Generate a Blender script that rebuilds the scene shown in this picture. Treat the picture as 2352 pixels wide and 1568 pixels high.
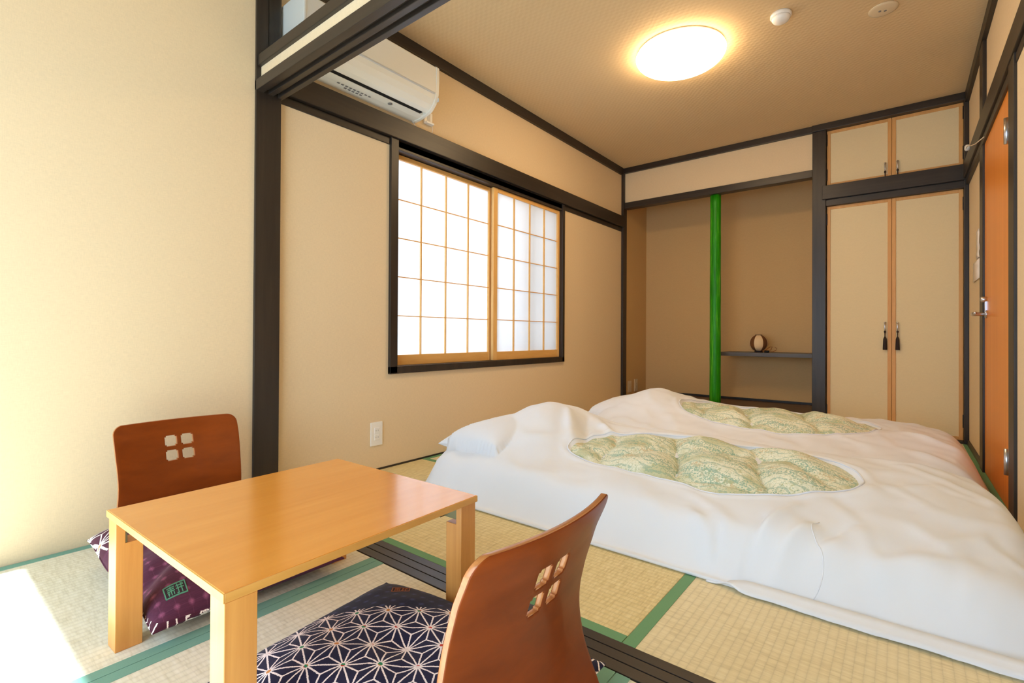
import bpy, bmesh, math, random
from mathutils import Vector, Matrix, noise
random.seed(7)
for o in list(bpy.data.objects): bpy.data.objects.remove(o)
S = bpy.context.scene
COL = S.collection
PI = math.pi

# ------------------------------------------------------------------ camera
def rad(a): return math.radians(a)
def make_camera():
    yaw, pit, rol = rad(38.4396), rad(0.3171), rad(-0.2935)
    xr = Vector((math.cos(yaw), math.sin(yaw), 0)); fh = Vector((-math.sin(yaw), math.cos(yaw), 0)); up = Vector((0, 0, 1))
    fw = fh*math.cos(pit)+up*math.sin(pit); z2 = -fh*math.sin(pit)+up*math.cos(pit)
    R = xr*math.cos(rol)-z2*math.sin(rol); U = xr*math.sin(rol)+z2*math.cos(rol)
    M = Matrix(((R.x, U.x, -fw.x, 2.1926), (R.y, U.y, -fw.y, -1.0242), (R.z, U.z, -fw.z, 0.7215), (0, 0, 0, 1)))
    cd = bpy.data.cameras.new('camera'); c = bpy.data.objects.new('camera', cd); COL.objects.link(c)
    c.matrix_world = M; cd.sensor_width = 36; cd.sensor_fit = 'HORIZONTAL'
    cd.lens = 1130.27/2352*36; cd.shift_y = -20.46/2352; cd.clip_start = 0.02
    S.camera = c
make_camera()

# ------------------------------------------------------------------ light and exposure
S.view_settings.view_transform = 'Standard'; S.view_settings.look = 'None'
S.view_settings.gamma = 1; S.view_settings.use_curve_mapping = False
S.view_settings.exposure = 0.22
S.cycles.use_denoising = True
S.cycles.max_bounces = 10; S.cycles.diffuse_bounces = 7; S.cycles.glossy_bounces = 4; S.cycles.transmission_bounces = 8
S.cycles.sample_clamp_indirect = 6
W = bpy.data.worlds.new('sky'); S.world = W; W.use_nodes = True
W.node_tree.nodes['Background'].inputs[0].default_value = (0.72, 0.86, 1.0, 1)
W.node_tree.nodes['Background'].inputs[1].default_value = 1.6
def light(name, kind, loc, direction, energy, color, **kw):
    l = bpy.data.lights.new(name, kind); l.energy = energy; l.color = color
    for k, v in kw.items(): setattr(l, k, v)
    o = bpy.data.objects.new(name, l); COL.objects.link(o); o.location = loc
    o.rotation_euler = Vector(direction).to_track_quat('-Z', 'Y').to_euler()
    return o
light('sun', 'SUN', (1, -4, 4), (0.0, 1.30, -1.83), 20.0, (0.76, 0.88, 1.0), angle=rad(0.8))
# daylight through the veranda window behind the camera, and outside the shoji window
light('veranda_daylight', 'AREA', (1.25, -2.25, 1.15), (0, 1, -0.08), 43, (0.54, 0.76, 1.0), shape='RECTANGLE', size=2.2, size_y=1.9)
light('shoji_daylight', 'AREA', (-0.62, 0.80, 1.20), (1, 0.05, 0), 50, (0.72, 0.82, 1.0), shape='RECTANGLE', size=1.3, size_y=1.7)

# ------------------------------------------------------------------ node helpers
def lin(c): return c/12.92 if c <= 0.04045 else ((c+0.055)/1.055)**2.4
def rgb(r, g, b): return (lin(r/255), lin(g/255), lin(b/255), 1)
class NT:
    def __init__(s, name):
        s.m = bpy.data.materials.new(name); s.m.use_nodes = True; s.t = s.m.node_tree; s.n = s.t.nodes
        s.b = s.n['Principled BSDF']; s.out = s.n['Material Output']
    def node(s, kind, **kw):
        x = s.n.new(kind)
        for k, v in kw.items(): setattr(x, k, v)
        return x
    def put(s, sock, v):
        if v is None: return
        if hasattr(v, 'is_output'): s.t.links.new(v, sock)
        else: sock.default_value = v
    def math(s, op, a, b=None, c=None):
        x = s.node('ShaderNodeMath', operation=op); s.put(x.inputs[0], a); s.put(x.inputs[1], b); s.put(x.inputs[2], c); return x.outputs[0]
    def mix(s, f, a, b, blend='MIX'):
        x = s.node('ShaderNodeMix', data_type='RGBA', blend_type=blend); s.put(x.inputs[0], f); s.put(x.inputs[6], a); s.put(x.inputs[7], b); return x.outputs[2]
    def coord(s, which='Object'): return s.node('ShaderNodeTexCoord').outputs[which]
    def mapping(s, v, scale=(1, 1, 1), rot=(0, 0, 0), loc=(0, 0, 0)):
        x = s.node('ShaderNodeMapping'); s.put(x.inputs[0], v); x.inputs['Scale'].default_value = scale
        x.inputs['Rotation'].default_value = rot; x.inputs['Location'].default_value = loc; return x.outputs[0]
    def noise(s, v, scale=5, detail=2, rough=0.5, dist=0):
        x = s.node('ShaderNodeTexNoise'); s.put(x.inputs['Vector'], v); x.inputs['Scale'].default_value = scale
        x.inputs['Detail'].default_value = detail; x.inputs['Roughness'].default_value = rough; x.inputs['Distortion'].default_value = dist
        return x.outputs['Fac']
    def ramp(s, f, stops):
        x = s.node('ShaderNodeValToRGB'); s.put(x.inputs[0], f); e = x.color_ramp.elements
        while len(e) < len(stops): e.new(0.5)
        for k, (p, c) in enumerate(stops): e[k].position = p; e[k].color = c
        return x.outputs[0]
    def xyz(s, v):
        x = s.node('ShaderNodeSeparateXYZ'); s.put(x.inputs[0], v); return x.outputs
    def bump(s, h, strength=0.3, dist=0.002):
        x = s.node('ShaderNodeBump'); x.inputs['Strength'].default_value = strength; x.inputs['Distance'].default_value = dist
        s.put(x.inputs['Height'], h); s.put(s.b.inputs['Normal'], x.outputs[0])
    def set(s, col=None, rough=None, metal=None, spec=None, **kw):
        s.put(s.b.inputs['Base Color'], col); s.put(s.b.inputs['Roughness'], rough); s.put(s.b.inputs['Metallic'], metal)
        s.put(s.b.inputs['Specular IOR Level'], spec)
        for k, v in kw.items(): s.put(s.b.inputs[k.replace('_', ' ')], v)
        return s.m
def flat(name, c, rough=0.5, metal=0, spec=0.5, **kw):
    t = NT(name); t.set(c, rough, metal, spec, **kw); return t.m
def wood(name, light_c, dark_c, axis, rough=0.35, scale=9, spec=0.5, coat=0, contrast=1.0, grain=0.12):
    t = NT(name); co = t.coord()
    sc = [1, 1, 1]; sc[axis] = grain
    m = t.mapping(co, scale=tuple(sc))
    n1 = t.noise(m, scale*5, 5, 0.6, 0.4); n2 = t.noise(m, scale, 3, 0.5, 1.2)
    f = t.math('ADD', t.math('MULTIPLY', n1, 0.5), t.math('MULTIPLY', n2, 0.5))
    lo, hi = 0.5-0.18/contrast, 0.5+0.18/contrast
    c = t.ramp(f, [(lo, dark_c), (hi, light_c)])
    t.set(c, rough, 0, spec)
    t.b.inputs['Coat Weight'].default_value = coat; t.b.inputs['Coat Roughness'].default_value = 0.12
    t.bump(n1, 0.06, 0.001); return t.m
def paper(name, base, amount=0.022, scale=1500, rough=0.85):
    """woven wallpaper: crossing fine threads over a slow tint drift"""
    t = NT(name); co = t.coord()
    a = t.noise(t.mapping(co, scale=(1, 1, 0.12)), scale/3, 2, 0.6); b = t.noise(t.mapping(co, scale=(0.12, 0.12, 1)), scale/3, 2, 0.6)
    f = t.math('ADD', t.math('MULTIPLY', a, 0.5), t.math('MULTIPLY', b, 0.5))
    dk = tuple(x*(1-amount*3.2) for x in base[:3])+(1,); lt = tuple(min(1, x*(1+amount)) for x in base[:3])+(1,)
    c = t.ramp(f, [(0.35, dk), (0.62, lt)])
    t.set(c, rough, 0, 0.25); t.bump(f, 0.12, 0.0008); return t.m

M = {}
M['wall'] = paper('wall_paper', rgb(228, 206, 170))
M['wall_alcove'] = paper('alcove_wall_paper', rgb(206, 172, 122))
def ceiling_mat():
    t = NT('ceiling_paper'); co = t.coord()
    m = t.mapping(co, scale=(1, 1, 1), rot=(0, 0, rad(20)))
    x, y, z = t.xyz(m)
    s1 = t.math('SINE', t.math('MULTIPLY', y, 2*PI/0.028)); s2 = t.math('SINE', t.math('ADD', t.math('MULTIPLY', x, 2*PI/0.06), t.math('MULTIPLY', t.noise(m, 14, 1), 6)))
    w = t.math('MULTIPLY', s1, s2); n = t.noise(m, 260, 2)
    h = t.math('ADD', t.math('MULTIPLY', w, 0.35), n)
    c = t.mix(t.math('MULTIPLY_ADD', w, 0.25, 0.5), rgb(212, 184, 142), rgb(222, 197, 156))
    t.set(c, 0.85, 0, 0.2); t.bump(h, 0.5, 0.0016); return t.m
M['ceiling'] = ceiling_mat()
M['dark'] = wood('dark_stained_timber', rgb(54, 44, 36), rgb(30, 24, 20), 2, 0.42, 10, 0.5, grain=0.06)
M['dark_y'] = wood('dark_stained_timber_y', rgb(54, 44, 36), rgb(30, 24, 20), 1, 0.42, 10, 0.5, grain=0.06)
M['dark_x'] = wood('dark_stained_timber_x', rgb(58, 49, 42), rgb(34, 28, 24), 0, 0.38, 10, 0.5, grain=0.06)
M['black'] = flat('black_lacquer', rgb(22, 17, 14), 0.4)
M['sash'] = wood('pale_sash_wood', rgb(236, 192, 122), rgb(222, 170, 98), 2, 0.45, 12)
M['sash_y'] = wood('pale_sash_wood_y', rgb(232, 184, 110), rgb(216, 160, 86), 1, 0.45, 12)
M['trimwood'] = wood('closet_edge_wood', rgb(222, 170, 104), rgb(206, 150, 84), 2, 0.5, 12)
M['table_top'] = wood('honey_varnished_table', rgb(238, 166, 74), rgb(222, 146, 56), 1, 0.22, 5, 0.5, 0.3, grain=0.1)
M['table_edge'] = wood('table_edge_band', rgb(226, 172, 94), rgb(210, 152, 74), 1, 0.4, 8)
M['table_leg'] = wood('table_leg_wood', rgb(224, 162, 88), rgb(202, 136, 66), 2, 0.32, 14, grain=0.05)
M['chair'] = wood('chestnut_bent_plywood', rgb(138, 62, 14), rgb(108, 45, 7), 1, 0.40, 4, 0.16, 0.08, grain=0.35)
M['chair_edge'] = wood('plywood_edge', rgb(190, 124, 66), rgb(160, 96, 46), 1, 0.3, 30, 0.5, 0.3, grain=0.05)
M['door'] = wood('orange_veneer_door', rgb(232, 146, 52), rgb(216, 126, 36), 2, 0.35, 8, grain=0.03)
M['closet'] = paper('closet_paper', rgb(228, 210, 170), 0.015)
M['steel'] = flat('brushed_steel', rgb(205, 205, 212), 0.3, 1)
M['brass'] = flat('antique_brass', rgb(120, 116, 88), 0.4, 0.6)
M['plate'] = flat('white_plastic', rgb(238, 236, 232), 0.35)
M['plate_tan'] = flat('cream_plastic', rgb(214, 196, 164), 0.4)
M['ac'] = flat('air_conditioner_white', rgb(232, 230, 222), 0.35)
M['ac_grey'] = flat('air_conditioner_grey', rgb(198, 202, 206), 0.4)
M['slot'] = flat('deep_black', rgb(6, 6, 6), 0.8)
M['tassel'] = flat('dark_tassel_silk', rgb(34, 16, 14), 0.7)
M['notice'] = flat('notice_paper', rgb(240, 232, 226), 0.8)
M['ink'] = flat('grey_ink', rgb(120, 120, 122), 0.8)
def tatami_mat_material(axis, name, c3):
    """axis = direction the ribs run along (long side of the mat)"""
    t = NT(name); co = t.coord(); x, y, z = t.xyz(co)
    along, across = (x, y) if axis == 0 else (y, x)
    rib = t.math('ABSOLUTE', t.math('SINE', t.math('MULTIPLY', across, PI/0.019)))
    ribs = t.math('POWER', rib, 0.35)
    cell = t.math('FLOOR', t.math('MULTIPLY', across, 1/0.019))
    comb = t.node('ShaderNodeCombineXYZ'); t.put(comb.inputs[0], t.math('MULTIPLY', along, 160)); t.put(comb.inputs[1], t.math('MULTIPLY', cell, 3.7))
    n = t.noise(comb.outputs[0], 1.0, 2, 0.6)
    comb2 = t.node('ShaderNodeCombineXYZ'); t.put(comb2.inputs[0], t.math('MULTIPLY', along, 90)); t.put(comb2.inputs[1], t.math('MULTIPLY', across, 14))
    n2 = t.noise(comb2.outputs[0], 1.0, 3, 0.6)
    big = t.noise(co, 2.2, 3)
    f = t.math('ADD', t.math('MULTIPLY', n, 0.45), t.math('ADD', t.math('MULTIPLY', n2, 0.4), t.math('MULTIPLY', big, 0.15)))
    c = t.ramp(f, [(0.32, c3[0]), (0.5, c3[1]), (0.68, c3[2])])
    c = t.mix(t.math('MULTIPLY', t.math('SUBTRACT', 1, ribs), 0.42), c, tuple(v*0.55 for v in c3[1][:3])+(1,))
    t.set(c, 0.6, 0, 0.3); t.bump(t.math('ADD', ribs, t.math('MULTIPLY', n, 0.5)), 0.35, 0.0015); return t.m
GOLD = [rgb(198, 178, 126), rgb(223, 206, 154), rgb(236, 223, 178)]; DAYLIT = [rgb(204, 200, 176), rgb(226, 224, 204), rgb(236, 235, 220)]  # cooler set: the front room's bluish daylight is painted into the rush colour
M['tatami_x'] = tatami_mat_material(0, 'golden_rush_x', GOLD); M['tatami_y'] = tatami_mat_material(1, 'golden_rush_y', [rgb(206, 193, 154), rgb(229, 217, 180), rgb(239, 230, 198)]); M['tatami_daylit'] = tatami_mat_material(1, 'daylight_tinted_rush', DAYLIT)
def border_mat(name, a, b_):
    t = NT(name); co = t.coord(); n = t.noise(co, 900, 2); b = t.noise(co, 6, 2)
    c = t.mix(n, a, b_); t.set(c, 0.75, 0, 0.25); t.bump(n, 0.2, 0.0008); return t.m
M['border'] = border_mat('green_border_cloth', rgb(96, 144, 104), rgb(122, 168, 126)); M['border_daylit'] = border_mat('daylight_tinted_border_cloth', rgb(104, 152, 136), rgb(130, 176, 160))  # second cloth: same green border with bluish daylight put into its colour
def pillar_mat():
    t = NT('green_bamboo_skin'); co = t.coord(); m = t.mapping(co, scale=(1, 1, 0.035))
    n = t.noise(m, 170, 4, 0.7); n2 = t.noise(m, 50, 2)
    c = t.ramp(t.math('ADD', t.math('MULTIPLY', n, 0.6), t.math('MULTIPLY', n2, 0.4)), [(0.3, rgb(14, 92, 3)), (0.52, rgb(36, 152, 6)), (0.68, rgb(120, 205, 60))])
    t.set(c, 0.40, 0, 0.3); t.bump(n, 0.4, 0.002); return t.m
M['pillar'] = pillar_mat()
def cloth(name, c1, c2, scale=700, rough=0.85):
    t = NT(name); co = t.coord(); n = t.noise(co, scale, 2, 0.6); b = t.noise(co, 5, 3)
    t.set(t.mix(b, c1, c2), rough, 0, 0.2); t.b.inputs['Sheen Weight'].default_value = 0.15; t.bump(n, 0.12, 0.0006); return t.m
M['cotton'] = cloth('white_cotton', rgb(224, 230, 241), rgb(230, 236, 246))
def floral_mat():
    t = NT('sage_floral_cotton'); co = t.coord()
    m = t.mapping(co, rot=(0, 0, rad(8)))
    x, y, z = t.xyz(m)
    wob = t.math('MULTIPLY', t.noise(m, 7, 2), 0.10)
    band = t.math('SINE', t.math('MULTIPLY', t.math('ADD', y, wob), 2*PI/0.13))
    v = t.node('ShaderNodeTexVoronoi', feature='F1'); t.put(v.inputs['Vector'], m); v.inputs['Scale'].default_value = 140
    v2 = t.node('ShaderNodeTexVoronoi', feature='DISTANCE_TO_EDGE'); t.put(v2.inputs['Vector'], t.mapping(m, loc=(3, 1, 0))); v2.inputs['Scale'].default_value = 70
    n = t.noise(m, 34, 4, 0.7, 1.0); n2 = t.noise(m, 12, 3, 0.6)
    patch = t.noise(m, 5, 2, 0.6, 0.6)
    base = t.ramp(n, [(0.34, rgb(190, 198, 158)), (0.45, rgb(232, 236, 220)), (0.60, rgb(228, 228, 204)), (0.70, rgb(172, 198, 176))])
    base = t.mix(t.ramp(patch, [(0.50, (0, 0, 0, 1)), (0.60, (0.6, 0.6, 0.6, 1))]), base, rgb(176, 182, 132))
    leaf = t.math('LESS_THAN', v.outputs['Distance'], t.math('MULTIPLY_ADD', band, 0.15, t.math('MULTIPLY_ADD', n2, 1.0, -0.14)))
    leafc = t.ramp(n2, [(0.40, rgb(96, 160, 152)), (0.52, rgb(128, 174, 152)), (0.64, rgb(206, 184, 140))])
    c = t.mix(t.math('MULTIPLY', leaf, 0.72), base, leafc)
    fine = t.math('SINE', t.math('MULTIPLY', t.math('ADD', y, t.math('MULTIPLY', t.noise(m, 9, 2), 0.09)), 2*PI/0.034))
    c = t.mix(t.math('MULTIPLY', t.math('GREATER_THAN', t.math('MULTIPLY', fine, t.noise(m, 90, 2)), 0.40), 0.5), c, rgb(130, 172, 156))
    vein = t.math('LESS_THAN', v2.outputs['Distance'], 0.03)
    c = t.mix(t.math('MULTIPLY', vein, 0.35), c, rgb(150, 168, 130))
    t.set(c, 0.8, 0, 0.2); t.b.inputs['Sheen Weight'].default_value = 0.1; t.bump(t.noise(co, 260, 2), 0.15, 0.001); return t.m
M['floral'] = floral_mat()
def asanoha_mat(name, ground, line_c, plain_a, plain_b, side, dot_cols, a=0.082, rot=0.0, dim=1.0, origin=(0, 0), invert=False):
    """hemp-leaf lattice woven in light lines on a dark ground; `side` = (nx, ny, d): where nx*x+ny*y > d the plain starred cloth shows"""
    t = NT(name); co = t.coord(); h = a*math.sqrt(3)/2
    w = 0.0016
    x0, y0, z0 = t.xyz(t.mapping(co, loc=(origin[0], origin[1], 0)))
    jit = t.math('MULTIPLY', t.math('SUBTRACT', t.noise(co, 420, 1), 0.5), 0.0022)
    lines = None; edges = []
    for k in range(3):
        th = rot+k*PI/3; cs, sn = math.cos(th), math.sin(th)
        q = t.math('ADD', t.math('MULTIPLY', x0, cs), t.math('MULTIPLY', y0, sn))      # along a lattice edge
        p = t.math('SUBTRACT', t.math('MULTIPLY', y0, cs), t.math('MULTIPLY', x0, sn))  # along an altitude
        p = t.math('ADD', p, jit); q = t.math('ADD', q, jit)
        # lattice edges: p = n*h
        e = t.math('ABSOLUTE', t.math('SUBTRACT', p, t.math('MULTIPLY', t.math('ROUND', t.math('DIVIDE', p, h)), h)))
        edges.append(e)
        ed = t.math('LESS_THAN', e, w)
        # altitudes: q = m*a/2, drawn from vertex to centroid only
        mm = t.math('ROUND', t.math('DIVIDE', q, a/2))
        al = t.math('ABSOLUTE', t.math('SUBTRACT', q, t.math('MULTIPLY', mm, a/2)))
        odd = t.math('ABSOLUTE', t.math('MODULO', mm, 2))
        pp = t.math('SUBTRACT', p, t.math('MULTIPLY', odd, h))
        dist = t.math('ABSOLUTE', t.math('SUBTRACT', pp, t.math('MULTIPLY', t.math('ROUND', t.math('DIVIDE', pp, 2*h)), 2*h)))
        on = t.math('MULTIPLY', t.math('LESS_THAN', al, w), t.math('LESS_THAN', dist, 2*h/3))
        l = t.math('MAXIMUM', ed, on); lines = l if lines is None else t.math('MAXIMUM', lines, l)
    core = t.math('LESS_THAN', t.math('MAXIMUM', t.math('MAXIMUM', edges[0], edges[1]), edges[2]), 0.0042)
    wn = t.noise(t.mapping(co, loc=(origin[0], origin[1], 0)), 1/a*1.1, 0)
    dots = t.ramp(wn, [(0.0, dot_cols[0]), (0.42, dot_cols[1]), (0.5, dot_cols[2]), (0.58, dot_cols[3])]); 
    dots.node.color_ramp.interpolation = 'CONSTANT'
    weave = t.noise(co, 900, 2)
    g = t.mix(weave, ground, tuple(min(1, c*1.5) for c in ground[:3])+(1,))
    asa = t.mix(lines, g, line_c); asa = t.mix(core, asa, dots)
    # plain cloth with little faint stars on a square grid
    sx = t.math('SUBTRACT', t.math('MODULO', t.math('ADD', x0, 10), 0.031), 0.0155); sy = t.math('SUBTRACT', t.math('MODULO', t.math('ADD', y0, 10), 0.031), 0.0155)
    r = t.math('SQRT', t.math('ADD', t.math('MULTIPLY', sx, sx), t.math('MULTIPLY', sy, sy)))
    star = t.math('SUBTRACT', 1, t.math('DIVIDE', r, 0.008)); star = t.math('MAXIMUM', star, 0)
    star = t.math('MULTIPLY', star, t.noise(co, 300, 2, 0.7))
    lat = t.math('MAXIMUM', t.math('LESS_THAN', t.math('ABSOLUTE', sx), 0.0006), t.math('LESS_THAN', t.math('ABSOLUTE', sy), 0.0006))
    streak = t.noise(t.mapping(co, scale=(1, 0.06, 1)), 400, 2)
    pl = t.mix(t.math('MULTIPLY', streak, 0.5), plain_a, plain_b); pl = t.mix(t.math('MINIMUM', t.math('MULTIPLY', star, 0.9), 1), pl, tuple(min(1, c*3.2+0.03) for c in plain_b[:3])+(1,))
    pl = t.mix(t.math('MULTIPLY', lat, 0.12), pl, tuple(min(1, c*2+0.02) for c in plain_b[:3])+(1,))
    X, Y, Z = t.xyz(co)
    sd = t.math('ADD', t.math('MULTIPLY', X, side[0]), t.math('MULTIPLY', Y, side[1]))
    sel = t.math('GREATER_THAN', sd, side[2])
    if len(side) > 3:   # the plain cloth only on the upper face
        sel = t.math('MULTIPLY', sel, t.math('GREATER_THAN', t.math('ADD', Z, t.math('MULTIPLY', t.math('ADD', Y, 0.24), 0.10)), side[3]))
    t.set(t.mix(sel, asa, pl), 0.85, 0, 0.15); t.b.inputs['Sheen Weight'].default_value = 0.08
    t.bump(weave, 0.15, 0.0008); return t.m

# ------------------------------------------------------------------ mesh helpers
class MB:
    def __init__(s): s.v = []; s.f = []; s.s = []
    def add(s, vs, fs, smooth=False):
        n = len(s.v); s.v += [Vector(v) for v in vs]; s.f += [tuple(i+n for i in f) for f in fs]; s.s += [smooth]*len(fs); return s
    def box(s, x0, x1, y0, y1, z0, z1, fn=None):
        vs = [Vector((x, y, z)) for z in (z0, z1) for y in (y0, y1) for x in (x0, x1)]
        if fn: vs = [fn(v) for v in vs]
        return s.add(vs, [(0, 2, 3, 1), (4, 5, 7, 6), (0, 1, 5, 4), (2, 6, 7, 3), (0, 4, 6, 2), (1, 3, 7, 5)])
    def prism(s, prof, axis, a, b, smooth=False, fn=None):
        """closed 2-D profile swept along an axis; profile order is the other two axes in x,y,z order"""
        def P(u, w, t):
            p = [0, 0, 0]; k = [i for i in range(3) if i != axis]; p[k[0]] = u; p[k[1]] = w; p[axis] = t
            p = Vector(p); return fn(p) if fn else p
        n = len(prof); vs = [P(u, w, a) for u, w in prof]+[P(u, w, b) for u, w in prof]
        fs = [(i, (i+1) % n, n+(i+1) % n, n+i) for i in range(n)]
        s.add(vs, fs, smooth); m = len(s.v)-2*n
        s.f += [tuple(m+i for i in reversed(range(n))), tuple(m+n+i for i in range(n))]; s.s += [False, False]; return s
    def lathe(s, prof, c, seg=32, axis=2, smooth=True, cap=True):
        """profile of (radius, height) turned around an axis through c"""
        vs = []
        for r, h in prof:
            for k in range(seg):
                a = 2*PI*k/seg; p = [0, 0, 0]; i, j = [q for q in range(3) if q != axis]
                p[i] = c[i]+r*math.cos(a); p[j] = c[j]+r*math.sin(a); p[axis] = c[axis]+h; vs.append(p)
        fs = [(q*seg+k, q*seg+(k+1) % seg, (q+1)*seg+(k+1) % seg, (q+1)*seg+k) for q in range(len(prof)-1) for k in range(seg)]
        if cap: fs += [tuple(reversed(range(seg))), tuple((len(prof)-1)*seg+k for k in range(seg))]
        return s.add(vs, fs, smooth)
    def tube(s, pts, r, seg=8, closed=False):
        pts = [Vector(p) for p in pts]; n = len(pts); vs = []
        rr = r if isinstance(r, (list, tuple)) else [r]*n
        up = Vector((0.13, 0.21, 0.97)).normalized()
        for i, p in enumerate(pts):
            a = pts[(i-1) % n] if (closed or i > 0) else p; b = pts[(i+1) % n] if (closed or i < n-1) else p
            d = (b-a).normalized(); u = d.cross(up)
            if u.length < 1e-3: u = d.cross(Vector((1, 0, 0)))
            u.normalize(); w = d.cross(u)
            for k in range(seg):
                t = 2*PI*k/seg; vs.append(p+(u*math.cos(t)+w*math.sin(t))*rr[i])
        m = n if closed else n-1
        fs = [(i*seg+k, i*seg+(k+1) % seg, ((i+1) % n)*seg+(k+1) % seg, ((i+1) % n)*seg+k) for i in range(m) for k in range(seg)]
        if not closed: fs += [tuple(reversed(range(seg))), tuple((n-1)*seg+k for k in range(seg))]
        return s.add(vs, fs, True)
    def build(s, name, mat, parent=None, bevel=0, seg=2, sharp=None, **props):
        me = bpy.data.meshes.new(name)
        org = world_loc(parent) if parent else Vector((0, 0, 0))
        me.from_pydata([tuple(v-org) for v in s.v], [], s.f)
        for p, q in zip(me.polygons, s.s): p.use_smooth = q
        me.update()
        bm = bmesh.new(); bm.from_mesh(me); bmesh.ops.recalc_face_normals(bm, faces=bm.faces)
        if bevel:
            ed = [e for e in bm.edges if len(e.link_faces) == 2 and e.calc_face_angle(0) > 0.5]
            bmesh.ops.bevel(bm, geom=ed, offset=bevel, segments=seg, profile=0.5, affect='EDGES', clamp_overlap=True)
        bm.to_mesh(me); bm.free()
        for mt in (mat if isinstance(mat, (list, tuple)) else [mat]): me.materials.append(mt)
        if sharp is not None:
            for p in me.polygons: p.use_smooth = True
            me.set_sharp_from_angle(angle=sharp)
        o = bpy.data.objects.new(name, me); COL.objects.link(o)
        if parent: o.parent = parent
        for k, v in props.items(): o[k] = v
        return o
WL = {}
def world_loc(o):
    p = Vector((0, 0, 0))
    while o: p += o.location; o = o.parent
    return p
def thing(name, label, cat, loc=(0, 0, 0), group=None):
    o = bpy.data.objects.new(name, None); COL.objects.link(o); o.location = loc; o.empty_display_size = 0.05
    o['label'] = label; o['category'] = cat
    if group: o['group'] = group
    return o
def tag(o, label, cat, group=None):
    o['label'] = label; o['category'] = cat
    if group: o['group'] = group
    return o
def struct(name, mb, mat, label, cat, bevel=0, **kw):
    o = mb.build(name, mat, None, bevel, **kw); o['kind'] = 'structure'; o['label'] = label; o['category'] = cat; return o
def B(*a, **k): return MB().box(*a, **k)
def smooth01(t):
    t = max(0.0, min(1.0, t)); return t*t*(3-2*t)

XR = 2.545      # right wall of the bedroom
ZC = 2.385      # ceiling
YB = 3.51       # back wall front plane
YA = 4.09       # alcove back
# ------------------------------------------------------------------ floor with mats
floor = struct('floor', B(-0.1, 3.2, -2.1, 4.3, -0.10, -0.046), M['dark_x'], 'tatami mat floor with green cloth borders running through both rooms', 'floor')
def mat_(x0, x1, y0, y1, axis, borders='both', pale=False):  # pale: rush and border colours that carry the daylight tint
    m = B(x0+0.0008, x1-0.0008, y0+0.0008, y1-0.0008, -0.045, 0.0).build('tatami_mat', M['tatami_daylit' if pale else ('tatami_x' if axis == 0 else 'tatami_y')], floor, 0.002)
    w = 0.034
    if axis == 0: rs = [(x0, x1, y0, y0+w), (x0, x1, y1-w, y1)]
    else: rs = [(x0, x0+w, y0, y1), (x1-w, x1, y0, y1)]
    for k, r in enumerate(rs):
        if borders == 'both' or borders == k:
            B(r[0]+0.001, r[1]-0.001, r[2]+0.001, r[3]-0.001, -0.0445, 0.0012).build('cloth_border', M['border_daylit' if pale else 'border'], m, 0.0006)
# bedroom
YS = 0.047
mat_(0.0, 1.676, YS, 0.93, 0); mat_(1.676, XR, YS, 1.76, 1)
mat_(0.0, 0.84, 0.93, 2.66, 1); mat_(0.84, 1.676, 0.93, 1.76, 0)
mat_(0.84, 1.676, 1.76, YB, 1); mat_(1.676, XR, 1.76, YB, 1); mat_(0.0, 0.84, 2.66, YB, 0)
# front room
YN = -0.053
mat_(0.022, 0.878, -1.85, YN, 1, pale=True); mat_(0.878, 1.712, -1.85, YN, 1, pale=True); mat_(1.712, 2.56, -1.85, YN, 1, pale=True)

# ------------------------------------------------------------------ walls and ceilings
struct('wall_left', MB().box(-0.1, 0, 0.03, 0.66, 0, ZC).box(-0.1, 0, 2.405, 3.56, 0, ZC).box(-0.1, 0, 0.66, 2.405, 0, 0.515).box(-0.1, 0, 0.66, 2.405, 1.75, ZC),
       M['wall'], 'beige papered bedroom wall holding the shoji window', 'wall')
struct('wall_left_front', B(-0.1, 0.020, -2.1, -0.066, -0.045, 2.42), M['wall'], 'bare beige papered wall behind the left floor chair', 'wall')
struct('wall_alcove_left', B(-0.1, 0, 3.56, YA+0.1, 0, ZC), M['wall_alcove'], 'narrow side wall inside the alcove with two cream outlets', 'wall')
struct('wall_alcove_back', B(0, 1.70, YA, YA+0.1, 0, ZC), M['wall_alcove'], 'tan papered back wall of the alcove', 'wall')
struct('wall_alcove_right', B(1.66, 1.70, YB+0.09, YA, 0, ZC), M['wall_alcove'], 'side wall of the alcove beside the big dark post', 'wall')
struct('wall_above_alcove', B(0.02, 1.632, YB+0.008, YB+0.08, 2.04, ZC), M['wall'], 'short beige wall strip above the alcove beam', 'wall')
struct('wall_right', MB().box(XR, XR+0.1, 2.70, 3.7, 0, ZC).box(XR-0.015, XR+0.1, 0.03, 1.61, 0, ZC).box(XR, XR+0.1, 1.61, 2.70, 1.77, ZC),
       M['wall'], 'beige papered wall on the right with the orange door', 'wall')
struct('wall_right_front', B(3.0, 3.1, -2.1, 0.03, -0.045, 2.42), M['wall'], 'beige side wall of the front room', 'wall')
struct('wall_front', MB().box(-0.1, 0.05, -2.1, -2.0, -0.05, 2.42).box(2.5, 3.1, -2.1, -2.0, -0.05, 2.42).box(0.05, 2.5, -2.1, -2.0, 1.87, 2.42),
       M['wall'], 'wall behind the viewer with the wide veranda opening', 'wall')
struct('ceiling', B(-0.1, XR+0.1, 0.03, 4.25, ZC, ZC+0.06), M['ceiling'], 'woven tan paper ceiling of the bedroom', 'ceiling')
struct('ceiling_front', B(-0.1, 3.1, -2.1, 0.03, 2.42, 2.48), M['ceiling'], 'ceiling of the front room', 'ceiling')
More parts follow.
